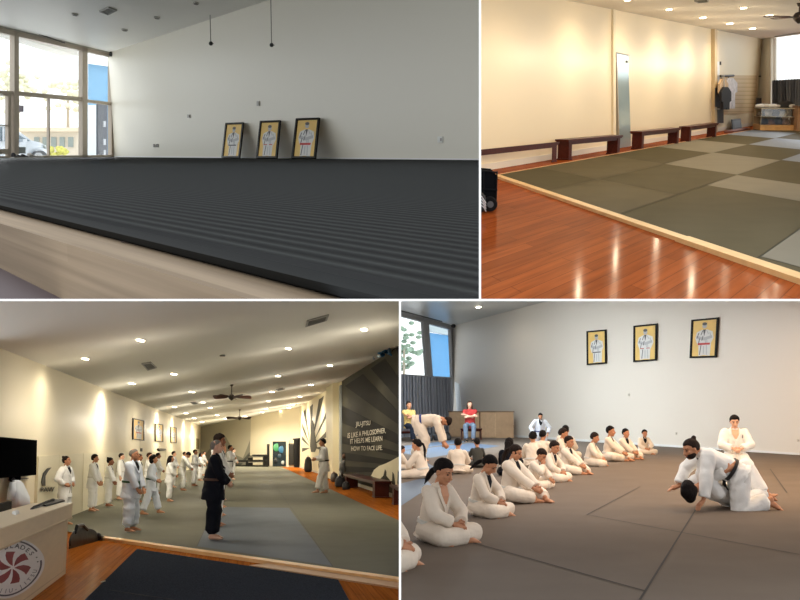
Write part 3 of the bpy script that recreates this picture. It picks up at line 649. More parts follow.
    b = B(); c = sum(q, V((0, 0, 0))) / 4; b.prism([c + (p - c) * .7 + WL.n * .045 for p in q], WL.n * .005); t.part('print', b, mat('print dim', (84, 88, 98), .5), room=True)
    b = B(); b.hexa(R.fl(724, 133.2, -.03), WL.u * 2.6, WL.n * .3, V((0, 0, .07))); single(R, 'shoe_tray', b, mat('maroon tray', (104, 52, 38), .6), 'flat maroon tray on the floor under the slatwall', 'tray', base=center(b))
    b = B(); bar(b, WF, (754.5, 76.6), (761, 76.2), 1.1, .1); single(R, 'wall_bracket', b, mat('rail black', (30, 28, 28), .4), 'short dark bracket on the back wall corner', 'bracket', base=center(b))
    b = B(); b.prism(rect(WF, 755, 98, 761.5, 112), WF.n * .3); single(R, 'wall_speaker', b, mat('speaker grey', (66, 58, 56), .6), 'dark grey box standing at the left end of the display case', 'box', base=center(b))
    b = B(); b.ell(WF.p(757, 41, .2), (.1, .1, .1)); b.cyl(WF.p(757, 41, .2), WF.p(757, 39, .2), .05); single(R, 'security_camera', b, mat('camera grey', (110, 106, 98), .5), 'small grey camera in the ceiling corner by the window', 'camera', base=center(b))
    # window + curtain
    b = B(); bar(b, WF, (773, 38), (773, 110), 2, .12); bar(b, WF, (776.2, 38), (776.2, 82), 1.0, .08); bar(b, WF, (771, 37.5), (880, 23), 1.6, .14); struct(R, 'window_1', b, mat('window frame pale', (206, 200, 186), .5))
    b = B(); b.prism([WF.p(772, 38), WF.p(880, 26), WF.p(880, 108), WF.p(772, 108)], -WF.n * .01); struct(R, 'window_2', b, glass_mat())
    b = B(); bar(b, WF, (776, 36.5), (880, 21), 1.0, .05, .5); single(R, 'curtain_track', b, mat('track grey', (120, 116, 106), .5), 'thin grey track under the ceiling above the window', 'track', base=center(b))
    b = B(); n = 90; x0, x1 = 772, 850
    for layer in (0,):
        pts = [(x0 + (x1 - x0) * i / n, .32 + .09 * math.sin(i * 1.9) + .03 * math.sin(i * .7)) for i in range(n + 1)]
        top = [WF.p(x, 80.5 - (x - 772) * .06 + .5 * math.sin(i * 1.9), o) for i, (x, o) in enumerate(pts)]; bot = [WF.p(x, 109, o) for x, o in pts]
        b.add(top + bot, [[i, i + 1, n + 2 + i, n + 1 + i] for i in range(n)])
        b.add([p - WF.n * .02 for p in top + bot], [[n + 1 + i, n + 2 + i, i + 1, i] for i in range(n)])
    single(R, 'curtain', b, mat('curtain charcoal', (96, 98, 104), .8), 'charcoal pleated curtain across the lower half of the window', 'curtain', base=center(b), smooth=True)
    c_ = WF.p(815, 60, -4); area('window_daylight', R.M @ V((c_.x, c_.y, 7.5)), R.M @ WF.p(800, 110, 5), 7, 3, LIGHTS['win2'] * 4, (.86, .93, 1))
    # display case
    t = Thing(R, 'display_case', 'glass display case with pale wood base in the corner', 'display case', R.fl(776, 131, -.03))
    wd = mat('case oak', (206, 158, 98), .5, noise_amt=.1); D0 = R.fl(760, 131.2, -.03); D1 = R.fl(796, 131.4, -.03); u = D1 - D0; bk = V((-WL.n.x, -WL.n.y, 0)) * 0 + V((.2, 1.3, 0))
    hz = lambda y: R._z(D0, y) + .03
    t.part('base', B().hexa(D0, u, bk, V((0, 0, hz(125)))), wd, room=True)
    t.part('back_panel', B().hexa(D0 + bk * .95 + V((0, 0, hz(125))), u, bk * .05, V((0, 0, hz(108) - hz(125)))), mat('case back', (150, 128, 98), .6), room=True)
    fr = mat('case frame', (168, 156, 132), .4)
    for q in (0, 1): t.part('post', B().hexa(D0 + u * (q * .985) + V((0, 0, hz(125))), u * .015, bk * .03, V((0, 0, hz(108) - hz(125)))), fr, room=True)
    t.part('top_rim', B().hexa(D0 + V((0, 0, hz(109))), u, bk, V((0, 0, hz(108) - hz(109)))), fr, room=True)
    t.part('glass_shelf', B().hexa(D0 + bk * .05 + V((0, 0, hz(117))), u, bk * .85, V((0, 0, .02))), fr, room=True)
    t.part('glass_front', B().hexa(D0 + V((0, 0, hz(125))) - V((0, .03, 0)), u, V((0, .02, 0)), V((0, 0, hz(109) - hz(125)))), glass_mat(), room=True)
    items = [((74, 66, 56), 'dark'), ((40, 40, 44), 'black'), ((200, 190, 170), 'pale'), ((120, 84, 64), 'brown')]
    for i in range(9):
        c, nm = items[i % 4]; q = .07 + i * .1; z = hz(125) if i % 2 else hz(117) + .02
        p = D0 + u * q + bk * .35 + V((0, 0, z)); hh = .16 + .05 * (i % 3)
        b = B(); rs = [(.0, .9), (.35, 1.0), (.7, .8), (1, .45)]; b.loft([[p + V((math.cos(a) * .16 * k, math.sin(a) * .12 * k, hh * q2)) for a in [j * math.pi / 5 for j in range(10)]] for q2, k in rs])
        single(R, 'folded_gear', b, mat('gear ' + nm, c, .7), '%s piece of gear %s in the glass display case' % (nm, ('on the glass shelf' if i % 2 == 0 else 'on the floor') + ', ' + ['far left', 'left', 'left of middle', 'near middle', 'in the middle', 'right of middle', 'near the right', 'right', 'far right'][i]), 'gear', 'gear inside the display case', smooth=True, base=p)
    for i in range(6):
        p = D0 + u * (.05 + i * .17) + bk * .4 + V((0, 0, hz(108))); b = B(); c = ((226, 222, 214), (206, 200, 192), (44, 42, 42))[(0, 1, 0, 1, 2, 0)[i]]
        ax = .34 if i in (2, 4) else .2; b.ell(p + V((0, 0, .06)), (ax, .16, .07 if i != 4 else .17), seg=9, ring=6)
        single(R, 'folded_towel', b, mat('towel %d' % c[0], c, .8), ['pale folded cloth at the left end', 'grey white cloth, second from the left', 'wide white cloth in the middle', 'grey cloth right of the middle', 'black heap near the right end', 'white cloth at the right end'][i] + ' on top of the display case', 'cloth', 'cloths on top of the display case', smooth=True, base=p)
    E0 = R.fl(796.4, 132, -.03); b = B(); b.hexa(E0, u * .6, bk * .9, V((0, 0, hz(107)))); t = Thing(R, 'counter_cabinet', 'brown wooden counter cabinet at the right edge beside the display case', 'cabinet', E0); t.part('body', b, mat('counter brown', (150, 112, 78), .5, noise_amt=.15), room=True)
    b = B(); b.hexa(E0 - V((.02, .05, 0)) + V((0, 0, hz(107))), u * .62, bk * .95, V((0, 0, .05))); t.part('top', b, mat('counter top brown', (120, 84, 58), .4), room=True)
    # lights
    col = (1, .80, .55); LL = [(669.2, 8.8), (703, 17), (730, 23), (752.5, 28), (743.5, 7.2), (769.5, 14.8), (627.5, -1)]
    labs = ['third lit downlight, above the left wall', 'lit downlight midway along the row above the left wall', 'lit downlight next to last in the row above the left wall', 'smallest lit downlight at the far end of the upper right ceiling', 'brightest lit downlight of the right row near the top edge', 'lit downlight just left of the ceiling fan', 'lit downlight cut by the top edge over the mirror']
    for (x, y), lab in zip(LL, labs):
        p = ceil(x, y); downlight(R, p, 2.7 / R.ppm(p), LIGHTS['r2'] * (1.3 if x > 728 and y > 20 else 1), col, lab, 'lit downlights of the upper right room', 2.2)
    for x, y in ((590, -18), (710, -14), (800, -6), (560, -46), (690, -40), (790, -30)):
        p = ceil(x, y); downlight(R, p, 2.7 / R.ppm(p), LIGHTS['r2'], col, 'lit downlight above the top edge of the upper right view', 'lit downlights of the upper right room', 2.2)
    vent(R, [ceil(694, 0), ceil(708, -2), ceil(709, .8), ceil(698, 1.8)], 'dark ceiling vent at the top edge of the upper right view', group=None)
    p = R.dep(799, 17, ceil(799, 3).y); fan(R, p, 37 / R.ppm(p), Hc - p.z, math.radians(186), 'dark ceiling fan cut by the right edge of the upper right view', 5, droop=-.0, wdt=.13)
    # wheeled trolley at the left edge
    t = Thing(R, 'folding_wagon', 'black folding wagon with wheel and striped bag at the left edge', 'wagon', R.fl(486, 211, -.03)); pb = R.fl(486, 211, -.03); k = 1 / R.ppm(pb)
    Q = lambda x, y, d=0: R.on(x, y, pb + V((0, d, 0)), V((0, 1, 0)))
    bl = mat('wagon black', (14, 15, 18), .5, spec=.1)
    b = B(); b.prism([Q(470, 170), Q(494, 172), Q(497, 176), Q(495.5, 205), Q(470, 205)], V((0, .5, 0))); t.part('basket', b, mat('mesh dark', (22, 23, 26), .9, spec=0), room=True)
    for a, c in (((470, 169.5), (497, 172.5)), ((497, 172), (496, 200)), ((484, 171), (483, 205)), ((470, 188), (497, 190)), ((470, 200), (496, 200))):
        b = B(); b.tube([Q(*a, -.03), Q(*c, -.03)], .8 * k, 8); t.part('tube_frame', b, bl, room=True)
    for xx, yy, dd in ((490, 204, -.12), (490, 203, .5)):
        b = B(); c = Q(xx, yy, dd); ring = lambda r, dx: [c + V((math.cos(a) * r, dx, math.sin(a) * r)) for a in [i * math.pi / 10 for i in range(20)]]; b.loft([ring(6.2 * k, -.05), ring(7.2 * k, -.03), ring(7.2 * k, .03), ring(6.2 * k, .05)]); wh = t.part('wheel', b, mat('tyre dark', (20, 20, 22), .7, spec=.1), room=True)
        if wh: b = B(); b.loft([ring(3.2 * k, -.06), ring(3.2 * k, .055)]); t.part('hub', b, mat('hub grey', (84, 84, 86), .5), room=True, parent=wh)
    b = B(); b.loft([[Q(480, 206, -.3) + V(((6.0 * s_) * k * math.cos(a), 4 * k * math.sin(a) * s_, z * k)) for a in [i * math.pi / 7 for i in range(14)]] for s_, z in ((.5, -6), (.95, -3), (1, 4), (.8, 10), (.3, 13))])
    bg_ = mat('stripe bag black', (26, 26, 28), .6)
    t2 = Thing(R, 'striped_bag', 'black and white striped bag beside the wagon wheel', 'bag', Q(485, 211, -.3)); t2.part('body', b, bg_, room=True, smooth=True)
    for i in range(4): b = B(); b.tube([Q(477 + i * .6, 193 + i * 3.6, -.5), Q(482 + i * .6, 197 + i * 3.4, -.52), Q(486, 203 + i * 2.8, -.46)], .45 * k, 6); t2.part('stripe', b, mat('stripe white', (220, 220, 220), .6), room=True)
room2()
# ================================================================== LOWER LEFT ROOM
def room3():
    R = R3; k0 = V((0, 0, 1))
    WL = Wall(R, R.fl(71, 515), R.fl(119, 496.4)); WR = Wall(R, R.fl(351, 484, -.03), R.fl(399, 499.5, -.03))
    lf = WL.p(200, 460); lf.z = 0; rf = WR.p(299, 460); rf.z = 0; WF = Wall(R, lf, rf)
    cA, cB, cC = WL.p(0, 348), WL.p(197, 425), WR.p(399, 345.7); cn = (cB - cA).cross(cC - cA).normalized()
    ceil = lambda x, y: R.on(x, y, cA, cn)
    def top(P): P = V((P.x, P.y, 0)); P.z = (cA - P).dot(cn) / cn.z; return P
    mw = mat('painted wall yellowish', (224, 214, 186), .5, spec=.4, bump=.05, bscale=2); mgrey = mat('wall stone grey', (190, 184, 164), .5)
    def wall(nm, P, Q, m, W, lab=None):
        b = B(); a0, a1 = V((P.x, P.y, -.03)), V((Q.x, Q.y, -.03)); b.prism([a0, a1, top(Q), top(P)], -W.n * .15); return struct(R, nm, b, m, lab)
    ln = WL.A - WL.u * ((WL.A - lf).length * 0) ; d = (WL.A - lf).normalized(); ln = WL.A + d * 9
    wall('wall_left', ln, lf, mw, WL)
    dr = (WR.B - rf).normalized(); rn = WR.B + dr * 4
    m_pt = WR.p(341, 480); m_pt2 = WR.p(303, 470)
    mural = mat('mural olive grey', (66, 64, 54), .7, spec=.05); white3 = mat('mural cream', (224, 214, 180), .5)
    wall('wall_right', m_pt, rn, mural, WR, 'olive grey mural wall with dark rays'); wall('wall_right', rf, m_pt, white3, WR, 'cream mural wall with grey rays')
    xm = WF.p(250, 460); wall('wall_back', lf, xm, mgrey, WF); wall('wall_back', xm, rf, mw, WF)
    b = B(); b.face(top(ln), top(lf), top(rf), top(rn), top(V((1.5, 5, 0))), top(V((-6, 5, 0)))); struct(R, 'ceiling', b, mat('ceiling satin grey', (222, 221, 214), .7, spec=.25))
    # wood floor and mats
    vl = (R.fl(247, 448) - R.fl(60, 590)).normalized(); vr = R.ray(400, 447.01)
    d1 = (lf - WL.A).normalized(); s0, s1 = R.fl(101, 536.5), R.fl(399, 578.5); su = (s1 - s0).normalized(); sn = V((-su.y, su.x, 0)); sn = sn if sn.y > 0 else -sn
    mwood = planks('amber laminate', ((172, 100, 38), (156, 88, 32), (108, 58, 24)), (d1.x, d1.y), (su.x, su.y), .16, 3.0, rough=.5, spec=0, coat=.12)
    b = B(); b.face(V((-9, 6, -.03)), V((4, 6, -.03)), V((rn.x, rn.y, -.03)), V((rf.x, rf.y, -.03)), V((lf.x, lf.y, -.03)), V((ln.x, ln.y, -.03))); struct(R, 'floor', b, mwood)
    e0, e1 = R.fl(330, 489), R.fl(399, 520.5); eu = (e1 - e0).normalized()
    def cross(p, u, q, w): # intersection of p+tu, q+sw in plan
        det = u.x * -w.y + w.x * u.y; r = q - p; t_ = (r.x * -w.y + w.x * r.y) / det; return p + u * t_
    corner = cross(e0, eu, s0 + sn * .03, su); fe = cross(e0, eu, rf, (lf - rf).normalized())
    green, blue = mat('mat sage grey', (110, 109, 96), .5, spec=0, coat=.1, crough=.4, noise_amt=.05, nscale=1.5), mat('mat slate blue', (110, 116, 122), .5, spec=0, coat=.1, crough=.4, noise_amt=.05, nscale=1.5)
    seam = mat('mat seam dark', (64, 64, 58), .8)
    lw = cross(s0 + sn * .03, su, WL.A, WL.u)
    gmat = struct(R, 'trim_1', B().face(lw + sn * 0, corner, fe, V((lf.x, lf.y, 0))), green, 'sage grey tatami mats')
    z1 = V((0, 0, .003)); b = B()
    b.face(*[R.fl(*p) + z1 for p in ((197, 546.5), (332, 566), (289, 508), (215, 507))]); struct(R, 'trim_2', b, blue, 'slate blue mat block')
    b = B()
    for p, q in (((215, 507), (197, 546.5)), ((262, 467), (333, 567)), ((215, 507), (289, 507.5)), ((340, 511.5), (399, 512.5)), ((270, 507.5), (300, 507.8))):
        a, c = R.fl(*p) + z1 * 1.6, R.fl(*q) + z1 * 1.6; s = (c - a).cross(k0).normalized() * .006; b.face(a - s, c - s, c + s, a + s)
    struct(R, 'trim_3', b, seam, 'thin seams between mats')
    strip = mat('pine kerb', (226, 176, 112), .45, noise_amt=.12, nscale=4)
    b = B(); f0 = V((0, 0, -.03)); b.hexa(s0 - sn * .18 + f0, s1 - s0 + su * 2, sn * .18, V((0, 0, .05))); struct(R, 'trim_4', b, strip)
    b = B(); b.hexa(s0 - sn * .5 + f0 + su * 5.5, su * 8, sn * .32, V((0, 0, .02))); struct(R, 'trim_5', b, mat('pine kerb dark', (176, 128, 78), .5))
    b = B(); 
    bl = cross(WR.A, WR.u, e1, V((1, 0, 0))); b.hexa(V((rf.x, rf.y, -.03)), (rn - rf) + V((0, 0, 0)), WR.n * .03, V((0, 0, .13))); struct(R, 'baseboard_right', b, mat('baseboard grey white', (200, 196, 180), .5))
    # entrance mat
    dm = mat('charcoal carpet', (56, 60, 67), .95, spec=0, noise_amt=.35, nscale=60)
    b = B(); q = [R.fl(137, 549.5, -.03), R.fl(338, 580.5, -.03), R.fl(362, 625, -.03), R.fl(60, 625, -.03)]; b.prism(q, (0, 0, .012)); t = Thing(R, 'door_mat', 'large charcoal entrance mat on the wooden floor before the kerb', 'mat', sum(q, V((0, 0, 0))) / 4)
    t.part('pile', b, dm, room=True)
    b = B(); a, c = R.fl(110, 590, -.017), R.fl(175, 600, -.017); s = (c - a).cross(k0).normalized() * .02; b.hexa(a, c - a, s, V((0, 0, .003))); t.part('seam', b, mat('carpet seam', (20, 24, 30), .9), room=True)
    b = B(); c = R.fl(103.5, 581.5, -.02); b.ell(c, (.03, .09, .004), seg=8, ring=5); single(R, 'leaf_scrap', b, mat('scrap', (150, 140, 100), .8), 'tiny pale scrap at the left rim of the entrance mat', 'scrap', base=c)
    # right mural rays
    dk = mat('mural dark', (28, 27, 24), .7, spec=.05); Wm = lambda x, y, o=.01: WR.p(x, y, o)
    def paint(nm, polys, m, W=WR, o=.006):
        b = B()
        for p in polys: b.prism([W.p(x, y, o) for x, y in p], W.n * .004)
        return struct(R, nm, b, m, None)
    c = (474, 473)
    def ray(xl, ya, yb, xr=399):   # rays converge right of the frame
        f = lambda y, x: c[1] + (y - c[1]) * (c[0] - x) / (c[0] - xl)
        return [(xl, ya), (xl, yb), (xr, f(yb, xr)), (xr, f(ya, xr))]
    paint('trim_6', [ray(342, 405.5, 423), ray(342, 436, 443.5), ray(342, 452, 460), ray(342, 466, 472), [(345, 386), (363, 374), (399, 412.5), (399, 425)], [(371, 368.5), (385, 358.5), (399, 378), (399, 400)], [(396, 348.5), (399, 346.5), (399, 356)]], dk)
    # white cloud at the lower right
    b = B(); pts = [(371, 476), (374, 470), (379, 466), (385, 463.8), (391, 461), (397, 457.5), (404, 454), (412, 452), (412, 500), (399, 497), (396, 493), (393.5, 488), (390, 480), (385, 474), (380, 479)]
    b.prism([WR.p(x, y, .012) for x, y in pts], WR.n * .004); struct(R, 'trim_7', b, white3)
    paint('trim_8', [[(383, 478), (385, 469), (386.5, 472), (386, 482)], [(392, 484), (392.5, 472), (394, 474), (395.5, 486)], [(397, 492), (398, 470), (399, 472), (399, 494)]], mural, o=.018)
    # second mural
    c2 = (311, 448)
    def ry(xa, ya, xb, yb, x0=None): return [(c2[0] + (xa - c2[0]) * .12, c2[1] + (ya - c2[1]) * .12), (xa, ya), (xb, yb)]
    gd = mat('mural grey green', (84, 82, 70), .7, spec=.1)
    paint('trim_9', [ry(303.5, 411.5, 305.5, 409.5), ry(310, 406.5, 313, 404), ry(319, 399.5, 324, 395.8), ry(333, 396, 333, 405), ry(333, 424, 333, 433), ry(333, 445, 333, 454), ry(302, 422, 302, 428), ry(302, 436, 302, 440), ry(302, 448, 302, 452)], gd)
    paint('trim_10', [[(310, 446), (311, 424), (312.5, 420), (314, 424), (315, 434), (317, 447), (315, 452), (311, 452)]], gd, o=.014)
    paint('trim_11', [[(321, 440), (333, 438), (333, 441), (321, 442.5)], [(325, 444), (333, 443), (333, 446), (325, 446.6)]], white3, o=.02)
    # post between the murals
    b = B(); b.prism([WR.p(332.5, 383), WR.p(339.5, 379), WR.p(339.5, 480), WR.p(332.5, 477)], WR.n * .35); b.v = [V((v.x, v.y, min(v.z, top(v).z))) for v in b.v]
    struct(R, 'wall_post', b, white3); b = B(); b.prism([WR.p(340.5, 386), WR.p(342, 385), WR.p(342, 481), WR.p(340.5, 480)], WR.n * .08); struct(R, 'trim_12', b, mat('post edge', (150, 156, 156), .4))
    # lettering
    lm = mat('lettering cream', (226, 218, 196), .5)
    t = Thing(R, 'wall_lettering', 'raised cream lettering on the olive mural wall', 'lettering', WR.p(370, 450))
    for txt, x0, x1, ya0, ya1, hh in (('JIU-JITSU', 356, 370.5, 424.0, 422.6, 4.6), ('IS LIKE A PHILOSOPHER,', 347.5, 385.5, 435.6, 430.2, 5.2), ('IT HELPS ME LEARN', 350, 382, 441.4, 438.2, 5.0), ('HOW TO FACE LIFE.', 351, 382, 448.6, 447.6, 4.6)):
        cu = bpy.data.curves.new('t', 'FONT'); cu.body = txt; o = bpy.data.objects.new('t', cu); COL.objects.link(o); bpy.context.view_layer.update(); wd = o.dimensions.x; bpy.data.objects.remove(o)
        def fn(u, v, w_, x0=x0, x1=x1, a=ya0, e=ya1, hh=hh, wd=wd):
            q = min(max((u) / wd, -.05), 1.05); x = x0 + (x1 - x0) * q; y = a + (e - a) * q; return WR.p(x, y + hh * .5 - v / .72 * hh, .012 + w_)
        t.part('text_line', B().text(txt, fn, 1.0, .03, align='LEFT'), lm, room=True)
    # back wall: mountain mural and doorway
    paint('trim_13', [[(205, 466), (205, 455), (211, 447), (216, 436), (221, 433), (226, 437), (231, 446), (236, 455), (243, 458), (247, 448), (250, 440), (250, 466)]], mat('mural mist', (140, 138, 124), .5), WF)
    paint('trim_14', [[(232, 466), (238, 460), (243, 460), (247, 455), (250, 452), (250, 456), (246, 460), (240, 466)], [(213, 444), (217, 437), (220, 434.5), (222, 434.5), (219, 438), (216, 444)]], mat('mural slate', (84, 86, 80), .5), WF, .012)
    b = B().text('BJJ', lambda u, v, w_: WF.p(221 + u * 4, 438.5 - v * 5, .02 + w_), 1, .02); struct(R, 'trim_15', b, mat('mural slate', (84, 86, 80), .5)) if False else None
    t = Thing(R, 'framed_mirror_door', 'white framed glass panel with blue green ball reflections on the back wall', 'door', WF.p(280, 467))
    wf = mat('door frame white', (216, 208, 186), .4)
    def fbox(x0, y0, x1, y1, dd, th): b = B(); b.prism(rect(WF, x0, y0, x1, y1, dd), WF.n * th); return b
    t.part('frame', fbox(270.5, 440, 290, 467.2, .0, .12), wf, room=True)
    t.part('glass', fbox(273, 441.5, 286, 466.2, .13, .04), mat('door glass dark', (40, 50, 56), .2), room=True)
    for x, y, r, c, n in ((277, 447.5, 5, (70, 150, 100), 'green'), (282, 449.5, 4.6, (50, 110, 150), 'blue'), (280, 456, 3, (46, 70, 84), 'dim'), (276, 461, 3, (30, 34, 40), 'black'), (283, 462.5, 2.4, (180, 190, 190), 'pale')):
        b = B(); p = WF.p(x, y, .2); rr = r / R.ppm(p) * .8; b.ell(p, (rr, .08, rr), seg=14, ring=8)
        t.part('ball_reflection', b, mat('ball ' + n, c, .4), room=True, smooth=True)  # reflections in the glass modelled as coloured flattened balls
    for x0, x1, y0, y1, lab in ((268.2, 270.2, 444, 466, 'narrow dark panel left of the white framed glass'), (289.8, 294.2, 443.5, 465, 'narrow dark panel right of the white framed glass')):
        t = Thing(R, 'wall_panel', lab, 'panel', WF.p((x0 + x1) / 2, y1), 0, 'dark panels beside the white framed glass'); t.part('panel', fbox(x0, y0, x1, y1, .0, .15), mat('panel near black', (34, 32, 30), .5), room=True)
        t.part('rim', fbox(x0 + .2, y0 + .6, x1 - .2, y0 + 1.4, .15, .02), mat('panel rim', (90, 84, 74), .5), room=True)
    t = Thing(R, 'folded_curtain', 'tall dark folded curtain at the far end of the right wall', 'curtain', WF.p(299, 467, .6)); b = B()
    n = 26; top_, bot_ = [], []
    for i in range(n + 1):
        x = 293.8 + 9.4 * i / n; o = .7 + .25 * math.sin(i * 1.7); top_.append(WF.p(x, 439.3 - .12 * i / n * 8, o)); bot_.append(WF.p(x, 470 + .3 * i / n * 5, o))
    b.add(top_ + bot_, [[i, i + 1, n + 2 + i, n + 1 + i] for i in range(n)]); t.part('cloth', b, mat('curtain near black', (44, 42, 40), .7), room=True, smooth=True)
    b = B(); b.cyl(WF.p(293, 439.2, .7), WF.p(303.5, 438.3, .7), .06); t.part('rod', b, mat('rail black', (30, 28, 28), .4), room=True)
    b = B(); bar(b, WF, (271, 418.5), (297, 415.8), 1.1, .3); single(R, 'ceiling_bar', b, mat('vent dark 60', (60, 60, 58), .7), 'dark slot high on the far wall', 'bar', base=center(b)) if False else None
    # dumbbell racks
    def rack(x0, x1, y0, y1, rows, lab):
        t = Thing(R, 'dumbbell_rack', lab, 'rack', WF.p((x0 + x1) / 2, y1, 1.2), 0, 'weight racks at the back wall'); dkm = mat('rack black', (26, 26, 26), .5)
        for x in (x0, x1): b = B(); b.prism([WF.p(x - .4, y0, 1.1), WF.p(x + .4, y0, 1.1), WF.p(x + .4, y1, 1.1), WF.p(x - .4, y1, 1.1)], WF.n * .5); t.part('upright', b, dkm, room=True)
        ys = [y0 + 1 + (y1 - y0 - 2) * i / max(1, rows - 1) for i in range(rows)] if rows > 1 else [(y0 + y1) / 2]
        for r_, y in enumerate(ys):
            b = B(); b.prism([WF.p(x0, y, 1.1), WF.p(x1, y, 1.1), WF.p(x1, y + .8, 1.1), WF.p(x0, y + .8, 1.1)], WF.n * .5); t.part('shelf', b, mat('rack grey', (120, 116, 104), .5), room=True)
            nn = int((x1 - x0) / 2.4)
            for i in range(nn):
                x = x0 + 1.2 + (x1 - x0 - 2.2) * i / max(1, nn - 1); p = WF.p(x, y - .9, 1.35); rr = .095
                d = Thing(R, 'dumbbell', 'black dumbbell on the far weight rack', 'dumbbell', p, 0, 'dumbbells on the racks'); u = WF.u
                for s in (-1, 1): d.part('weight_head', B().cyl(p + u * s * .045, p + u * s * .11, rr, rr, 8), dkm, room=True)
                d.part('handle', B().cyl(p - u * .05, p + u * .05, .03, .03, 6), mat('rack grey', (120, 116, 104), .5), room=True)
    rack(252.5, 267.5, 455.5, 468, 3, 'three tiered dumbbell rack against the pale back wall'); rack(232, 250.5, 461, 468, 2, 'lower dumbbell rack under the mountain mural')
    # posters on the left wall
    gp = 'framed fighter pictures high on the left wall'
    for x0, x1, yt0, yt1, yb0, yb1, n, lab in ((132.3, 143.8, 418, 420.5, 439.5, 440.8, 2, 'largest and nearest framed fighter picture on the long left wall'), (154.8, 162.8, 423.5, 424.5, 441.3, 442.2, 1, 'middle framed fighter picture on the long left wall'), (170.3, 176.3, 427, 427.7, 442.6, 443.2, 0, 'farthest of three framed fighter pictures on the long left wall')):
        poster(R, [WL.p(x0, yb0, .02), WL.p(x1, yb1, .02), WL.p(x1, yt1, .02), WL.p(x0, yt0, .02)], lab, n, gp)
    b = B(); b.prism([WL.p(196.3, 438.5), WL.p(198.3, 439), WL.p(198.3, 449), WL.p(196.3, 449)], WL.n * .08); single(R, 'wall_banner', b, mat('banner olive', (110, 98, 66), .6), 'narrow dark banner at the far end of the left wall', 'banner', base=center(b))
    b = B(); b.prism(rect(WL, 140.3, 448.2, 141.8, 451.5), WL.n * .03); single(R, 'wall_switch', b, mat('vent dark 60', (60, 60, 58), .7), 'small dark switch on the left wall under the first picture', 'switch', base=center(b))
    b = B(); b.prism([WL.p(156.5, 449), WL.p(158, 448.3), WL.p(163.5, 448.6), WL.p(164, 450.5), WL.p(158, 451.2)], WL.n * .12); single(R, 'wall_speaker', b, mat('panel near black', (34, 32, 30), .5), 'small black box on the left wall under the middle picture', 'speaker', base=center(b))
    # wall pads
    pm = mat('pad cream vinyl', (222, 214, 186), .4, spec=.5)
    xs = [35.5, 57, 81, 103, 125, 146, 164, 180, 192, 199.5]
    for i in range(len(xs) - 1):
        yt = lambda x: 456.3 - (x - 35) * .075 * max(.0, (1 - (x - 35) / 330)) if x < 90 else 453.2 - (x - 90) * .03
        A_, B_ = WL.p(xs[i] + .15, 480), WL.p(xs[i + 1] - .15, 480); A_.z = B_.z = 0
        b = B(); b.prism([A_, B_, WL.p(xs[i + 1] - .15, yt(xs[i + 1])), WL.p(xs[i] + .15, yt(xs[i]))], WL.n * .06); single(R, 'wall_pad', b, pm, ['cream wall pad with the black logo behind the woman', 'cream wall pad, second from the logo end', 'cream wall pad, third from the logo end', 'cream wall pad, fourth from the logo end', 'cream wall pad, fifth from the logo end', 'cream wall pad, sixth from the logo end', 'cream wall pad, third from the far corner', 'cream wall pad, second from the far corner', 'cream wall pad at the far corner'][i], 'wall pad', 'cream pads along the left wall', base=center(b))
    t = Thing(R, 'pad_logo', 'black logo lettering on the first cream wall pad', 'logo', WL.p(46, 492)); bk = mat('logo black', (22, 22, 24), .5)
    t.part('text', B().text('PAW', lambda u, v, w_: WL.p(40.3 + u * 6.4, 491.8 - v * 6.2 - u * .2, .07 + w_), 1, .01, align='LEFT'), bk, room=True)
    b = B(); b.prism([WL.p(x, y, .07) for x, y in ((41, 482), (43, 473), (47, 468.5), (51, 467.5), (48, 471), (45, 476), (45, 486), (42, 486))], WL.n * .01); t.part('emblem', b, bk, room=True)
    # television
    t = Thing(R, 'television', 'black wall television above the front desk', 'television', WL.p(10, 478)); 
    b = B(); b.prism([WL.p(-30, 434.5, .1), WL.p(33.3, 440.2, .1), WL.p(32.5, 475, .1), WL.p(-30, 480.5, .1)], WL.n * .07); t.part('body', b, mat('tv black', (12, 12, 13), .5, spec=0), room=True)
    b = B(); b.prism([WL.p(-29, 436.2, .171), WL.p(32.2, 441.5, .171), WL.p(31.6, 473.8, .171), WL.p(-29, 479, .171)], WL.n * .003); t.part('screen', b, mat('tv screen', (6, 7, 8), .5, spec=0), room=True)
    b = B(); b.cyl(WL.p(15, 478, .02), WL.p(15, 478, .1), .1); t.part('mount', b, mat('tv black', (12, 12, 13), .5, spec=0), room=True)
    # coat hook rail and hanging jacket
    b = B(); bar(b, WL, (8, 480), (26, 478.2), .8, .05); single(R, 'hook_rail', b, mat('rail black', (30, 28, 28), .4), 'thin dark hook rail under the television', 'rail', base=center(b))
    t = Thing(R, 'hanging_jacket', 'white uniform jacket hanging from a hook behind the desk', 'jacket', WL.p(13, 507)); cl = mat('gi hanging white', (214, 222, 232), .8, bump=.5, bscale=6)
    def col_(y, x0, x1, dd): a, c = WL.p(x0, y, .1), WL.p(x1, y, .1); m_ = (a + c) / 2; u = (c - a) / 2; return [m_ + u * math.cos(q) * (1 + .06 * math.sin(5 * q)) + WL.n * (dd + dd * math.sin(q)) for q in [i * math.pi / 9 for i in range(18)]]
    t.part('body', B().loft([col_(480, 11.5, 14.5, .05), col_(483, 9.5, 16, .08), col_(490, 7.5, 18.5, .1), col_(497, 6.5, 20, .12), col_(505, 7, 20.5, .12), col_(508, 8, 20, .1)]), cl, room=True, smooth=True)
    t.part('sleeve', B().loft([col_(482, 8.5, 11, .05), col_(490, 6.2, 9.5, .07), col_(500, 5.4, 8.4, .07)]), cl, room=True, smooth=True); t.part('hanger_hook', B().cyl(WL.p(13.3, 480.5, .12), WL.p(13.3, 478.6, .06), .03), mat('rail black', (30, 28, 28), .4), room=True)
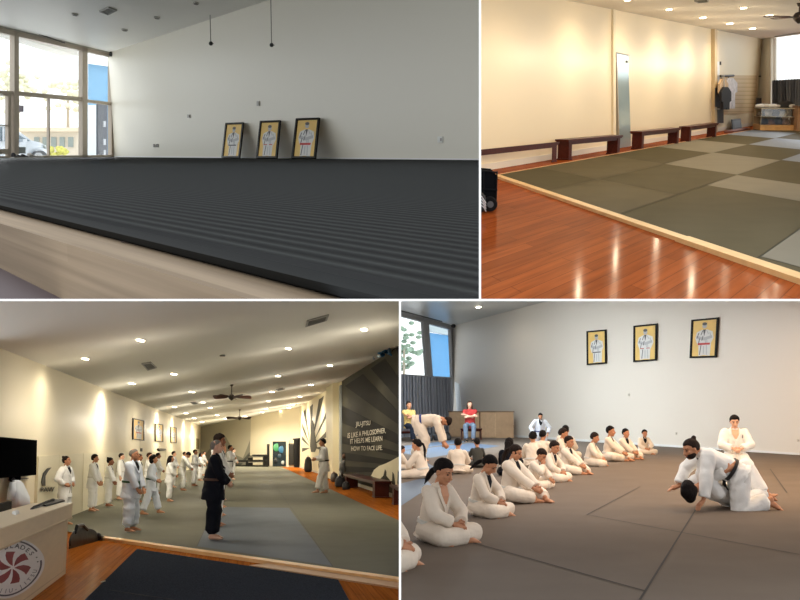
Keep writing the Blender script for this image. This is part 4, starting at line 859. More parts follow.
    # ---- front desk
    A = R.fl(65.5, 573.5, -.03); Bq = R.fl(30, 600.5, -.03); WD = Wall(R, A, Bq)
    if WD.n.dot(V((1, 0, 0))) < 0: WD.n = -WD.n
    lam = mat('desk maple laminate', (212, 190, 156), .45, noise_amt=.04, nscale=3, stretch=(1, 1, 6)); lamd = mat('desk maple edge', (190, 166, 132), .5)
    t = Thing(R, 'front_desk', 'maple reception desk with round dojo logo', 'desk', A)
    far_ = A; near_ = A + (Bq - A).normalized() * 7.2; inw = -WD.n
    hT = WD.p(70, 503.2).z; hB = WD.p(69, 517).z; 
    def slab(z0, z1, off, dep, ex=0.0): b = B(); a = V((far_.x, far_.y, z0)) - (near_ - far_).normalized() * ex + WD.n * off; b.hexa(a, (near_ - far_) * 1.0, inw * dep, V((0, 0, z1 - z0))); return b
    t.part('front_panel', slab(-.03, hB, 0, .06), lam, room=True)
    t.part('counter', slab(hB, hT, .05, .5, .0), lam, room=True)
    t.part('counter_lip', slab(hT, hT + .012, .06, .52, .01), mat('desk top pale', (226, 208, 176), .4), room=True)
    t.part('counter_edge', slab(hB - .012, hB + .006, .055, .4, .0), lamd, room=True)
    t.part('plinth_groove', slab(.02, .032, .004, .02), lamd, room=True)
    b = B(); b.hexa(V((far_.x, far_.y, -.03)), inw * .5, (near_ - far_).normalized() * .05, V((0, 0, hB + .03))); t.part('side_panel', b, lam, room=True)
    b = B(); b.prism([WD.p(63, 518.5, .005), WD.p(66, 518, .005), WD.p(66, 519, .005), WD.p(63, 519.5, .005)], WD.n * .01); t.part('latch', b, mat('vent dark 60', (60, 60, 58), .7), room=True)
    # logo disc on the front; (u, v) unit disc coordinates
    cx, cy, rx, ry_, sk = 12.5, 567.5, 31.5, 29.5, -.20
    def L(u, v, w_=0): x = cx + u * rx; return WD.p(x, cy - v * ry_ * (1 - .18 * u) + sk * 0 + (x - cx) * -.16, .006 + w_)
    lt = Thing(R, 'desk_logo', 'round white dojo logo plate with maroon pinwheel on the desk front', 'logo', L(0, -1))
    circ = lambda r, n=48, a0=0, a1=2 * math.pi: [(r * math.cos(a0 + (a1 - a0) * i / n), r * math.sin(a0 + (a1 - a0) * i / n)) for i in range(n + (a1 - a0 < 6.2))]
    b = B(); b.prism([L(*p) for p in circ(1)], WD.n * .008); lt.part('plate', b, mat('logo plate', (226, 224, 222), .4), room=True)
    b = B(); 
    for a0, a1 in ((.55, 2.9), (-2.9, .12)):
        o_, i_ = circ(.93, 30, a0, a1), circ(.88, 30, a0, a1)
        for i in range(30): b.prism([L(*o_[i], .008), L(*o_[i + 1], .008), L(*i_[i + 1], .008), L(*i_[i], .008)], WD.n * .003)
    lt.part('ring', b, mat('logo navy', (40, 42, 58), .5), room=True)
    mr = mat('logo maroon', (128, 24, 34), .5)
    for i in range(6):
        a = math.pi / 2 + .12 - i * math.pi / 3; rot = lambda p, a=a: (p[0] * math.cos(a) - p[1] * math.sin(a), p[0] * math.sin(a) + p[1] * math.cos(a))
        pl = [rot(p) for p in ((.06, .0), (.16, .09), (.30, .16), (.46, .17), (.57, .13), (.55, .0), (.52, -.14), (.44, -.08), (.30, -.03), (.18, -.01))]
        b = B(); b.prism([L(u, v, .008) for u, v in pl], WD.n * .004); lt.part('pinwheel_blade', b, mr, room=True)
    bkm = mat('logo letters', (46, 46, 56), .5)
    def arc(txt, rad, a0, da, sz, inside=False):
        b = B()
        for i, ch in enumerate(txt):
            a = a0 + da * i
            if ch == ' ': continue
            if not inside: fn = lambda u, v, w_, a=a: L((rad + v) * math.cos(a) + u * math.sin(a), (rad + v) * math.sin(a) - u * math.cos(a), .008 + w_)
            else: fn = lambda u, v, w_, a=a: L((rad - v) * math.cos(a) - u * math.sin(a), (rad - v) * math.sin(a) + u * math.cos(a), .008 + w_)
            b.text(ch, fn, sz, .004)
        return b
    lt.part('text_top', arc('BLADES', .66, math.radians(107), -math.radians(14.5), .23), bkm, room=True)
    lt.part('text_bottom', arc('JIU-JITSU', .83, math.radians(-118), math.radians(12), .19, True), mat('logo letters grey', (120, 120, 128), .5), room=True)
    b = B()
    for a in (math.radians(18), math.radians(5)):
        p = (.80 * math.cos(a), .80 * math.sin(a)); b.prism([L(p[0] + .025 * math.cos(q), p[1] + .025 * math.sin(q), .008) for q in [i * math.pi / 4 for i in range(8)]], WD.n * .003)
    lt.part('dots', b, bkm, room=True)
    # monitor, laptop on the desk's work side
    bk = mat('screen black', (14, 14, 16), .5, spec=.05)
    def onD(x, y, dd): return R.on(x, y, far_ - WD.n * dd, WD.n)
    t = Thing(R, 'computer_monitor', 'black monitor back at the left edge of the desk', 'monitor', onD(5, 522, .75)); a, c = onD(-30, 510, .8), onD(11.5, 501.5, .8)
    b = B(); b.prism([onD(-30, 512, .8), onD(11.8, 501, .8), onD(11.5, 516.5, .8), onD(-30, 530, .8)], inw * .05); t.part('panel', b, bk, room=True)
    q = onD(0, 518, .84); t.part('stand', B().cyl(q, V((q.x, q.y, hT - .16)), .03), bk, room=True); t.part('foot', B().cyl(V((q.x, q.y, hT - .17)), V((q.x, q.y, hT - .15)), .14), bk, room=True)
    b = B(); a = V((far_.x, far_.y, hT - .2)) + inw * .5; b.hexa(a, (near_ - far_), inw * .55, V((0, 0, .03))); t2 = Thing(R, 'desk_worktop', 'lower maple worktop behind the counter', 'worktop', A + inw * .7); t2.part('top', b, lam, room=True)
    b = B(); b.hexa(V((far_.x, far_.y, -.03)) + inw * 1.0, (near_ - far_), inw * .05, V((0, 0, hT - .17))); t2.part('back_panel', b, lamd, room=True)
    t = Thing(R, 'laptop', 'black open laptop lying at the far end of the desk', 'laptop', onD(45, 508, .4))
    b = B(); b.prism([onD(32, 511, -.02 + .2), onD(33, 508.5, .2), onD(36, 505.8, .2), onD(54.5, 498.5, .2), onD(54, 503.5, .2)], inw * .03); t.part('lid', b, bk, room=True)
    b = B(); b.prism([WD.p(x, y, -.06) if False else R.fl(x, y, hT + .013) for x, y in ((46, 506.6), (65, 501.6), (62.5, 500.6), (52, 500.5), (40, 505.6))], (0, 0, .02)); t.part('base', b, mat('laptop dark', (40, 38, 38), .5, spec=.1), room=True)
    b = B(); b.prism([R.fl(x, y, hT + .013) for x, y in ((16, 515), (19, 513.6), (17.5, 512.6), (12, 514))], (0, 0, .03)); single(R, 'paper_stack', b, mat('paper', (226, 226, 222), .7), 'small white paper stack on the desk beside the monitor', 'paper', base=center(b))
    # duffel bag on the floor
    t = Thing(R, 'duffel_bag', 'black leather duffel bag on the floor beside the desk', 'bag', R.fl(84, 549, -.03)); p0 = R.fl(69, 549, -.03); p1 = R.fl(98, 541, -.03); lth = mat('bag black leather', (20, 22, 24), .35, bump=.25, bscale=5)
    ax = (p1 - p0); r = 10 / R.ppm(p0)
    b = B(); rings = []
    for q in [i / 12 for i in range(13)]:
        k = (max(.0, 1 - abs(2 * q - 1) ** 3.5)) ** .5 * (1.05 - .35 * q) + .02; c = p0.lerp(p1, q) + V((0, 0, r * k * .95))
        rings.append([c + V((0, 1, 0)) * r * 1.3 * k * math.cos(a) + V((0, 0, 1)) * r * k * math.sin(a) * (1 + .08 * math.sin(3 * a + q * 9)) for a in [i * math.pi / 9 for i in range(18)]])
    t.part('body', b.loft(rings), lth, room=True, smooth=True)
    c = p0.lerp(p1, .45); b = B(); b.tube([c + ax * .2 + V((0, -.1, r * 1.5)), c + ax * .1 + V((0, -.2, r * 2.1)), c - ax * .1 + V((0, -.2, r * 2.1)), c - ax * .2 + V((0, -.1, r * 1.5))], .03, 8); t.part('handle', b, lth, room=True)
    b = B(); b.tube([p1 + V((0, 0, .1)), p1 + ax * .08 + V((0, -.1, .06)), p1 + ax * .15 + V((0, 0, .03))], .05, 8); t.part('strap', b, lth, room=True)
    # benches on the right
    bk = -WR.n
    a, c = R.fl(346, 491, -.03), R.fl(386, 498.5, -.03)
    def rb(x0, y0, x1, y1, t0, t1, lab):
        a, c = R.fl(x0, y0, -.03), R.fl(x1, y1, -.03); dd = min((a - WR.A).dot(WR.n), (c - WR.A).dot(WR.n)); bench(R, a, c, t0, t1, -WR.n * min(max(dd - .05, .1) / 1.12, .9), lab, 'dark benches along the mural wall', legw=.06, thick=.14)
    rb(344, 487, 375, 498, 473.5, 481.5, 'dark wooden bench under the wall lettering'); rb(391, 504, 424, 516, 484.5, 493, 'dark wooden bench cut by the right edge of the lower left view')
    # heaps of gear near the post
    gm = [mat('gear black', (28, 28, 30), .6), mat('gear steel', (84, 84, 82), .4), mat('gear brown', (70, 46, 34), .6)]
    def heap(x, y, w_, h_, i, lab, nm='gear_bag', g='gear piled by the wall post', wall_off=.9):
        p = R.fl(x, y, -.03); k = 1 / R.ppm(p); b = B(); t = Thing(R, nm, lab, 'bag', p, 0, g); rr = random.Random(i)
        rings = [[p + V((w_ * k / 2 * s_ * math.cos(a) * (1 + .12 * math.sin(3 * a + i)), w_ * k / 2 * s_ * math.sin(a), h_ * k * z)) for a in [j * math.pi / 7 for j in range(14)]] for s_, z in ((.75, 0), (1, .15), (.95, .5), (.8, .8), (.45, .97), (.1, 1.0))]
        t.part('body', b.loft(rings), gm[i % 3], room=True, smooth=True)
        b = B(); b.tube([p + V((-w_ * k * .2, -w_ * k * .3, h_ * k * .85)), p + V((0, -w_ * k * .35, h_ * k * 1.1)), p + V((w_ * k * .2, -w_ * k * .3, h_ * k * .85))], .02, 6); t.part('strap', b, gm[(i + 1) % 3], room=True)
    heap(340, 487, 11, 11, 0, 'large black gear bag in front of the wall post'); heap(334, 481.5, 8, 9, 1, 'grey gear bag just left of the big black one'); heap(325, 478, 8, 10, 0, 'black gear bag behind the instructor'); heap(308, 472, 8, 15, 0, 'tall black heap at the far mural'); heap(305, 467.5, 5, 9, 2, 'small brown bag at the foot of the dark curtain')
    heap(346, 489.5, 8, 8, 0, 'black bag at the left end of the wooden bench'); 
    p = R.fl(344, 482, -.03); k = 1 / R.ppm(p)
    t = Thing(R, 'grappling_dummy', 'dark grappling dummy leaning against the wall post', 'dummy', p); dmm = gm[1]
    t.part('body', B().tube([p + V((0, 0, 8 * k)), p + V((0, 0, 18 * k))], [3.2 * k, 3.6 * k], 12), dmm, room=True, smooth=True); t.part('head', B().ell(p + V((0, 0, 25.5 * k)), (2 * k, 2 * k, 2.6 * k)), gm[2], room=True, smooth=True)
    for s in (-1, 1): t.part('arm', B().tube([p + V((s * 3 * k, 0, 18 * k)), p + V((s * 4 * k, -.1, 12 * k)), p + V((s * 2 * k, -.25, 9 * k))], 1.2 * k, 8), dmm, room=True, smooth=True); t.part('leg', B().tube([p + V((s * 1.6 * k, 0, 8 * k)), p + V((s * 2.4 * k, -.3, 5 * k)), p + V((s * 2.6 * k, -.2, 1 * k))], 1.5 * k, 8), gm[0], room=True, smooth=True)
    # ceiling fittings
    rows = {'left': [(140.5, 339.5), (85.5, 358), (174, 373.5), (132, 383), (192, 391.5), (174.5, 406.5), (186, 413), (194, 418), (203, 402), (210, 407.5), (202, 421.5), (217, 415), (226, 418.5)],
            'right': [(364, 329), (288.5, 348), (330, 365), (278, 375.5), (311, 384.5), (272, 391.5), (300, 396.5), (268.5, 401), (292.5, 404.5), (266, 408.5), (289, 407.5), (281, 410.8), (262, 412), (245, 416.3)]}
    for side, L_ in rows.items():
        for x, y in L_:
            p = ceil(x, y); big = {(140.5, 339.5): 'biggest lit downlight on the left half of the lower left ceiling', (85.5, 358): 'lit downlight closest to the television wall', (364, 329): 'biggest lit downlight on the right half of the lower left ceiling', (288.5, 348): 'second biggest lit downlight on the right half, left of the big one'}.get((x, y), 'small lit downlight receding on the %s half of the lower left ceiling' % side)
            downlight(R, p, 2.6 / R.ppm(p) * (1.25 if y < 345 else 1) * (.75 if y > 395 else 1), LIGHTS['r3'] * (.36 if (x, y) in ((85.5, 358), (174, 373.5)) else .8 if y < 380 else 1.2 if y < 395 else 1.2 if (x < 219 and side == 'left') else 1.7 if y < 404 else 2.8), (1, .90, .74), big, 'lit downlights on the %s half of the lower left ceiling' % side, 3.0)
    vent(R, [ceil(141.5, 363), ceil(151, 361.5), ceil(157, 367), ceil(147.5, 369.5)], 'dark square vent between the left lamps of the lower left ceiling', dark=(70, 70, 66), group='vents in the lower left ceiling')
    vent(R, [ceil(307, 320), ceil(329, 314), ceil(327, 319.5), ceil(305.5, 326)], 'long vent near the top of the lower left ceiling', dark=(84, 84, 80), group='vents in the lower left ceiling')
    vent(R, [ceil(190.5, 402.3), ceil(196, 401.6), ceil(199.5, 403.4), ceil(193, 404)], 'small far vent left of the nearer fan', group='vents in the lower left ceiling'); vent(R, [ceil(276, 389), ceil(283, 387.6), ceil(285, 389), ceil(278, 390.5)], 'small far vent right of the nearer fan', group='vents in the lower left ceiling')
    vent(R, [ceil(262, 416.8), ceil(273, 415.2), ceil(275, 416), ceil(265, 417.8)], 'tiny far vent near the back wall', group='vents in the lower left ceiling')
    p = ceil(222.5, 354.8); single(R, 'smoke_detector', B().cyl(p, p - V((0, 0, .04)), .07), mat('detector', (90, 90, 86), .5), 'tiny dark detector in the middle of the lower left ceiling', 'detector', base=p)
    for (x, y, yt, rad, a0, lab, ti) in ((231.5, 397, 384.5, 20, .35, 'nearer dark ceiling fan of the lower left room', .16), (239.5, 418, 409.5, 13, .9, 'farther dark ceiling fan of the lower left room', .14)):
        cc = ceil(x, yt); p = R.dep(x, y, cc.y); fan(R, p, rad / R.ppm(p), top(p).z - p.z, a0, lab, 5, 'ceiling fans', tilt=.65, wdt=.24)
    # blue plastic hanging in the corner
    b = B(); rr = random.Random(3)
    for i in range(9):
        p = WR.p(371 + i * 1.7, 356 - i * .9 + rr.uniform(-2, 2), .35); b.tube([p, p + V((rr.uniform(-.15, .15), rr.uniform(-.6, .6), rr.uniform(-.12, .12))), p + V((rr.uniform(-.2, .3), rr.uniform(-1, 1), rr.uniform(-.15, .1)))], [.05, .09, .03], 7)
    single(R, 'blue_tarp', b, mat('blue plastic', (38, 98, 140), .3), 'crumpled blue plastic sheet stuck at the ceiling over the mural', 'plastic sheet', base=center(b), smooth=True)
room3()
# ================================================================== LOWER RIGHT ROOM
def room4():
    R = R4; k0 = V((0, 0, 1))
    C = R.fl(452, 433.2); WB = Wall(R, C, R.fl(800, 455)); WLd = None
    top = {}
    zc = WB.p(452, 326).z; zc2 = WB.p(550, 300.5).z
    Q = WB.p(550, 300.5); p0 = WB.p(452, 326)
    # window wall: floor point found from the ceiling line (400,312)-(452,326)
    cA = p0; cB = Q; 
    rr_ = R.ray(400, 312); sc = (zc - R.h) / rr_.z; cC = R.O + rr_ * sc
    WL = Wall(R, C, cC)
    cn = (cB - cA).cross(cC - cA).normalized(); ceil = lambda x, y: R.on(x, y, cA, cn)
    def topz(P): P = V((P.x, P.y, 0)); P.z = (cA - P).dot(cn) / cn.z; return P
    mw = mat('painted wall warm grey', (222, 214, 202), .4, spec=.5, bump=.05, bscale=2)
    far = WB.A + WB.u * 34; near = WL.A + WL.u * 16
    b = B(); b.prism([WB.A, far, topz(far), topz(WB.A)], -WB.n * .15); struct(R, 'wall_back', b, mw)
    b = B(); b.face(topz(WB.A), topz(near), topz(V((near.x + 6, 10, 0))), topz(V((far.x, 10, 0))), topz(far)) if False else b.face(topz(WB.A), topz(near), topz(V((2, 22, 0))), WB.p(556, 299) + V((0, -8, .3)), Q); 
    b = B(); N_ = topz(near); b.face(cA, N_, topz(V((N_.x + 3, max(12, N_.y - 8), 0))), topz(Q + V((0, -12, 0))), topz(WB.A + WB.u * 20)); struct(R, 'ceiling', b, mat('ceiling cool satin', (186, 188, 186), .35, spec=.6))
    b = B(); bar(b, WB, (452, 432.2), (800, 454), 2.4, .02); struct(R, 'baseboard_back', b, mat('baseboard white', (225, 225, 222), .5))
    gm = mat('mat taupe', (112, 102, 93), .6, spec=0, coat=.08, crough=.4, noise_amt=.05, nscale=1.5)
    b = B(); b.face(V((-4, 5, 0)), V((6, 5, 0)), V((far.x, 12, 0)), far, WB.A, near); struct(R, 'floor', b, gm, 'taupe tatami mat floor')
    sm = mat('mat seam brown', (50, 43, 38), .9)
    b = B()
    for p, q in (((645, 592), (682, 532)), ((640, 600), (645, 592)), ((682, 532), (700, 503)), ((430, 531), (645, 591.5)), ((587, 515), (800, 555)), ((587, 515), (640, 487)), ((770, 469), (787, 493)), ((720, 463), (775, 468))):
        a, c = R.fl(*p) + k0 * .005, R.fl(*q) + k0 * .005; s = (c - a).cross(k0).normalized() * .008; b.face(a - s, c - s, c + s, a + s)
    struct(R, 'trim_1', b, sm, 'dark seams between the taupe mats')
    blm = mat('mat pale blue', (78, 94, 114), .5, spec=.1)
    b = B()
    for q in (((395, 452), (470, 443), (500, 446), (430, 458)), ((395, 462), (420, 459), (440, 470), (395, 480)), ((395, 485), (425, 478), (432, 486), (395, 510)), ((395, 447), (455, 440), (468, 442), (395, 451.5))):
        b.face(*[R.fl(*p) + k0 * .004 for p in q])
    struct(R, 'trim_2', b, blm, 'pale blue mat blocks by the window side')
    # window wall with panes, curtain below
    mf = mat('window frame grey', (140, 140, 142), .5)
    b = B(); W = WL
    def col(xt, xb, wd, y0=308, y1=440): bar(b, W, (xt, y0), (xb, y1), wd, .14)
    bar(b, W, (380, 309), (452, 328.5), 4.5, .16); bar(b, W, (423.0, 318), (427.5, 378), 5.5, .14); bar(b, W, (449.5, 326), (454, 436), 3.6, .14); bar(b, W, (380, 374), (454, 378.6), 2.2, .12)
    struct(R, 'window_1', b, mf)
    b = B(); b.prism([W.p(x, y) for x, y in ((380, 306), (451, 327), (453, 440), (380, 440))], W.n * .02); struct(R, 'window_2', b, glass_mat())
    b = B(); b.prism([W.p(380, 300), W.p(452, 322), W.p(452, 328), W.p(380, 311)], W.n * .12); struct(R, 'trim_3', b, mf)
    b = B(); bar(b, W, (380, 305.5), (441, 321.5), .9, .06, .6); single(R, 'curtain_track', b, mat('dark slot', (50, 48, 46), .6), 'thin dark ceiling track parallel to the window', 'track', base=center(b))
    p = WB.p(453.5, 326, .3); single(R, 'security_camera', B().ell(p, (.12, .12, .1)), mat('black rubber', (18, 18, 18), .5), 'tiny black camera in the ceiling corner over the curtain', 'camera', base=p, smooth=True)
    b = B(); n = 120; x0, x1 = 380, 452
    tp, bt = [], []
    for i in range(n + 1):
        x = x0 + (x1 - x0) * i / n; o = .35 + .10 * math.sin(i * 1.25) + .04 * math.sin(i * .45); tp.append(W.p(x, 374.5 + (x - 400) * .075, o)); pb = W.p(x + 1.5, 434, o); pb.z = .03; bt.append(pb)
    b.add(tp + bt, [[i, i + 1, n + 2 + i, n + 1 + i] for i in range(n)]); b.add([p - W.n * .03 for p in tp + bt], [[n + 1 + i, n + 2 + i, i + 1, i] for i in range(n)])
    single(R, 'curtain', b, mat('curtain grey', (150, 152, 160), .85), 'long grey pleated curtain hanging below the window panes', 'curtain', base=center(b), smooth=True)
    c_ = W.p(420, 345, -4.5); area('window_daylight', R.M @ V((c_.x, c_.y, 9.0)), R.M @ WB.p(520, 400), 8, 4, LIGHTS['win4'] * 6, (.92, .97, 1))
    # outdoors: trees and the blue wing
    out = lambda x, y, d: W.p(x, y, -d)
    t = Thing(R, 'building', 'bright blue building wing beyond the second window pane', 'building', out(438, 378, 1.5))
    b = B(); b.prism([out(426, 332, 1.8), out(475, 340, 1.8), out(475, 440, 1.8), out(428, 440, 1.8)], (out(440, 350, 3) - R.O) * .03); t.part('wall', b, mat('blue stucco bright', (84, 156, 210), .7), room=True)
    b = B(); b.prism([out(424, 330, 1.6), out(475, 341, 1.6), out(475, 330, 1.6), out(424, 318, 1.6)], (out(440, 350, 3) - R.O) * .03); t.part('soffit', b, mat('soffit pale blue', (186, 200, 204), .7), room=True)
    t = Thing(R, 'tree', 'sunlit tree beyond the left window pane', 'tree', out(405, 430, 9)); b = B(); c = out(404, 348, 9); rr = random.Random(5)
    for i in range(60): b.ell(c + V((rr.gauss(0, .5), rr.gauss(0, .5), rr.gauss(0, .7))), (.22, .22, .14), seg=6, ring=5)
    t.part('foliage', b, mat('leaf grey green', (150, 172, 150), .9, noise_amt=.3, nscale=3), room=True, smooth=True); t.part('trunk', B().cyl(V((c.x, c.y, -1)), c, .15, .08), mat('bark', (130, 112, 92), .8), room=True)
    # pale strip painted for daylight through the curtain gap, cubby box
    b = B(); b.prism([WB.p(455, 382), WB.p(459.5, 384), WB.p(461.5, 411), WB.p(457, 411)], WB.n * .02); struct(R, 'trim_4', b, mat('curtain gap light', (236, 240, 240), .5))
    t = Thing(R, 'storage_cubby', 'low tan wooden storage box against the corner wall', 'cabinet', WB.p(480, 437, 1))
    wd = mat('cubby tan', (180, 150, 118), .55, noise_amt=.1, nscale=3)
    a, c = R.fl(449, 436.5), R.fl(496.5, 438); u = c - a; z = R._z(a, 411.3); z2 = R._z(c, 411.8); bk = V((WB.A.x - a.x, 0, 0)) * 0 - WB.n * .8
    def bx(q0, q1, z0, z1, off, dp): b = B(); return b.hexa(a + u * q0 + k0 * z0 - WB.n * -off, u * (q1 - q0), -WB.n * dp, k0 * (z1 - z0))
    t.part('body', bx(0, 1, 0, z, 0, .8), wd, room=True)
    t.part('front_board', bx(.69, .99, .04, z - .05, .03, .03), mat('cubby board', (196, 164, 130), .55, noise_amt=.08), room=True); t.part('front_board', bx(.02, .66, .04, z - .05, .03, .03), mat('cubby board', (196, 164, 130), .55), room=True)
    t.part('top_rim', bx(-.005, 1.005, z - .03, z + .01, .03, .86), mat('cubby edge', (120, 92, 68), .55), room=True); 
    for q in (.674,): t.part('divider', bx(q - .006, q + .006, .02, z - .03, .045, .05), mat('cubby edge', (120, 92, 68), .55), room=True)
    # pictures
    gp = 'framed fighter pictures on the wall over the students'
    for q, n, lab in ((((587.3, 365.2), (607, 363.6), (606.6, 329.4), (587, 331.2)), 0, 'leftmost hung picture of a fighter on the warm wall'), (((633.8, 362.2), (657.2, 360.5), (657.8, 323.4), (634, 325.8)), 1, 'middle hung picture of a fighter on the warm wall'), (((690.2, 358.2), (717, 357.4), (719.4, 317.3), (692, 319.8)), 2, 'rightmost hung picture of a fighter with the red belt on the warm wall')):
        poster(R, [WB.p(*p, .03) for p in q], lab, n, gp)
    for x, y, lab in ((513.2, 426.5, 'tiny dark outlet on the wall left of the watching instructor'), (629, 394.8, 'tiny pale switch on the wall below the middle picture'), (676.5, 433.5, 'tiny pale outlet low on the wall behind the grapplers'), (798.3, 440.5, 'tiny pale outlet low on the wall at the right edge')):
        t = Thing(R, 'wall_outlet', lab, 'outlet', WB.p(x, y + 1.4), 0, 'outlets on the warm wall'); dk = 'dark' in lab
        b = B(); b.prism(rect(WB, x - .8, y - 1.4, x + .8, y + 1.4), WB.n * .02); t.part('plate', b, mat('plate dk' if dk else 'plate lt', (70, 68, 66) if dk else (206, 196, 180), .5), room=True)
        b = B(); b.prism(rect(WB, x - .25, y - .7, x + .25, y + .7, .02), WB.n * .006); t.part('socket', b, mat('socket grey', (150, 146, 140), .6), room=True)
    p = ceil(478.5, 306.8); downlight(R, p, 2.6 / R.ppm(p), LIGHTS['r4'] * .025, (1, .9, .75), 'single lit downlight at the top left of the lower right view', None, 2.2)
    for x, y in ((620, 285), (700, 262), (790, 240), (560, 262), (640, 215), (760, 170)):
        p = ceil(x, y); downlight(R, p, 3.0 / R.ppm(p), LIGHTS['r4'] * (.22 if x > 600 else .14), (1, .84, .62) if x > 600 else (1, .93, .82), 'lit downlight above the top edge of the lower right view', 'downlights above the warm wall', 2.2) if False else None
    # bench seat by the curtain
    a, c = R.fl(396, 441), R.fl(420, 440.5); bench(R, a, c, 431.5, 431.2, V((0, 1.2, 0)), 'dark low bench by the curtain at the left edge', None, z0=0)
    a, c = R.fl(461, 439.8), R.fl(482, 439.6); bench(R, a, c, 428.5, 428.5, V((0, .5, 0)), 'dark low bench in front of the tan storage box', None, z0=0)
    gmat = mat('gear black', (28, 28, 30), .6)
    for x, y, w_, h_, lab in ((428, 441, 10, 8, 'black bag on the floor left of the dark heap by the curtain'), (438, 440.5, 9, 9, 'dark jacket heap on the floor by the curtain'), (447, 440, 9, 7, 'black bag on the floor nearest the storage box')):
        p = R.fl(x, y); k = 1 / R.ppm(p); t = Thing(R, 'gym_bag', lab, 'bag', p, 0, 'bags on the floor by the curtain'); b = B()
        rings = [[p + V((w_ * k / 2 * s_ * math.cos(q), w_ * k / 3 * s_ * math.sin(q), h_ * k * z)) for q in [j * math.pi / 7 for j in range(14)]] for s_, z in ((.8, 0), (1, .15), (.95, .5), (.7, .8), (.3, 1.0))]
        t.part('body', b.loft(rings), gmat, room=True, smooth=True); t.part('handle', B().tube([p + V((-2 * k, -.1, h_ * k * .9)), p + V((0, -.1, h_ * k * 1.15)), p + V((2 * k, -.1, h_ * k * .9))], .03, 6), gmat, room=True)
    return dict(WB=WB, WL=WL)
W4 = room4()
# ================================================================== PEOPLE
def ik(a, b, l1, l2, pole):
    d = b - a; L = min(d.length, (l1 + l2) * .998); L = max(L, abs(l1 - l2) * 1.02); dn = d.normalized(); b = a + dn * L
    x = (l1 * l1 - l2 * l2 + L * L) / (2 * L); h = math.sqrt(max(0, l1 * l1 - x * x)); p = pole - dn * pole.dot(dn)
    p = p.normalized() if p.length > 1e-5 else dn.orthogonal().normalized()
    return a + dn * x + p * h, b

def fuse(b, voxel, smooth=2, fold=0.0, seed=0):
    """merge the overlapping shapes into one continuous surface"""
    me = b.mesh('m', []) if False else bpy.data.meshes.new('m'); me.from_pydata([tuple(v) for v in b.v], [], b.f); me.update()
    o = bpy.data.objects.new('m', me); COL.objects.link(o)
    md = o.modifiers.new('r', 'REMESH'); md.mode = 'VOXEL'; md.voxel_size = voxel; md.use_smooth_shade = True
    if smooth: s = o.modifiers.new('s', 'SMOOTH'); s.factor = .5; s.iterations = smooth
    dg = bpy.context.evaluated_depsgraph_get(); out = bpy.data.meshes.new_from_object(o.evaluated_get(dg))
    bpy.data.objects.remove(o); bpy.data.meshes.remove(me)
    if fold:
        n = len(out.vertices); co = np.empty(n * 3); out.vertices.foreach_get('co', co); co = co.reshape(-1, 3); no = np.empty(n * 3); out.vertices.foreach_get('normal', no); no = no.reshape(-1, 3)
        r = np.random.RandomState(seed); w = np.zeros(n)
        for i in range(7):
            kx = r.normal(size=3); kx /= np.linalg.norm(kx); w += np.sin(co @ kx * r.uniform(18, 60) + r.uniform(0, 6) + 2 * np.sin(co @ r.normal(size=3) * 9)) / 3
        co = co + no * (w * fold)[:, None]; out.vertices.foreach_set('co', co.ravel()); out.update()
    out.polygons.foreach_set('use_smooth', [True] * len(out.polygons)); return out

SK = {'fair': (224, 176, 148), 'tan': (190, 134, 100), 'brown': (150, 98, 70), 'pale': (232, 190, 164)}
def skin(k): return mat('skin ' + k, SK[k], .5, spec=.35)
def hairm(k): return mat('hair ' + k, {'black': (22, 18, 18), 'dark': (38, 28, 24), 'brown': (70, 48, 36), 'grey': (128, 122, 114), 'blond': (120, 92, 62)}[k], .75, spec=.12, bump=.8, bscale=45, stretch=(1, 1, .3))
GI = {'white': (236, 236, 234), 'cream': (226, 213, 197), 'black': (24, 26, 34), 'blue': (40, 60, 120), 'dark': (70, 70, 66), 'yellow': (206, 176, 110), 'red': (176, 62, 60), 'jeans': (110, 124, 142), 'darkjeans': (34, 40, 52), 'bluewhite': (216, 224, 236)}
def cloth(k): return mat('cloth ' + k, GI[k], .85, spec=.1, bump=.4, bscale=14)
BELT = {'white': (214, 212, 206), 'black': (24, 22, 24), 'green': (22, 74, 44), 'blue': (34, 54, 120), 'brown': (82, 56, 40), 'greywhite': (180, 176, 166)}

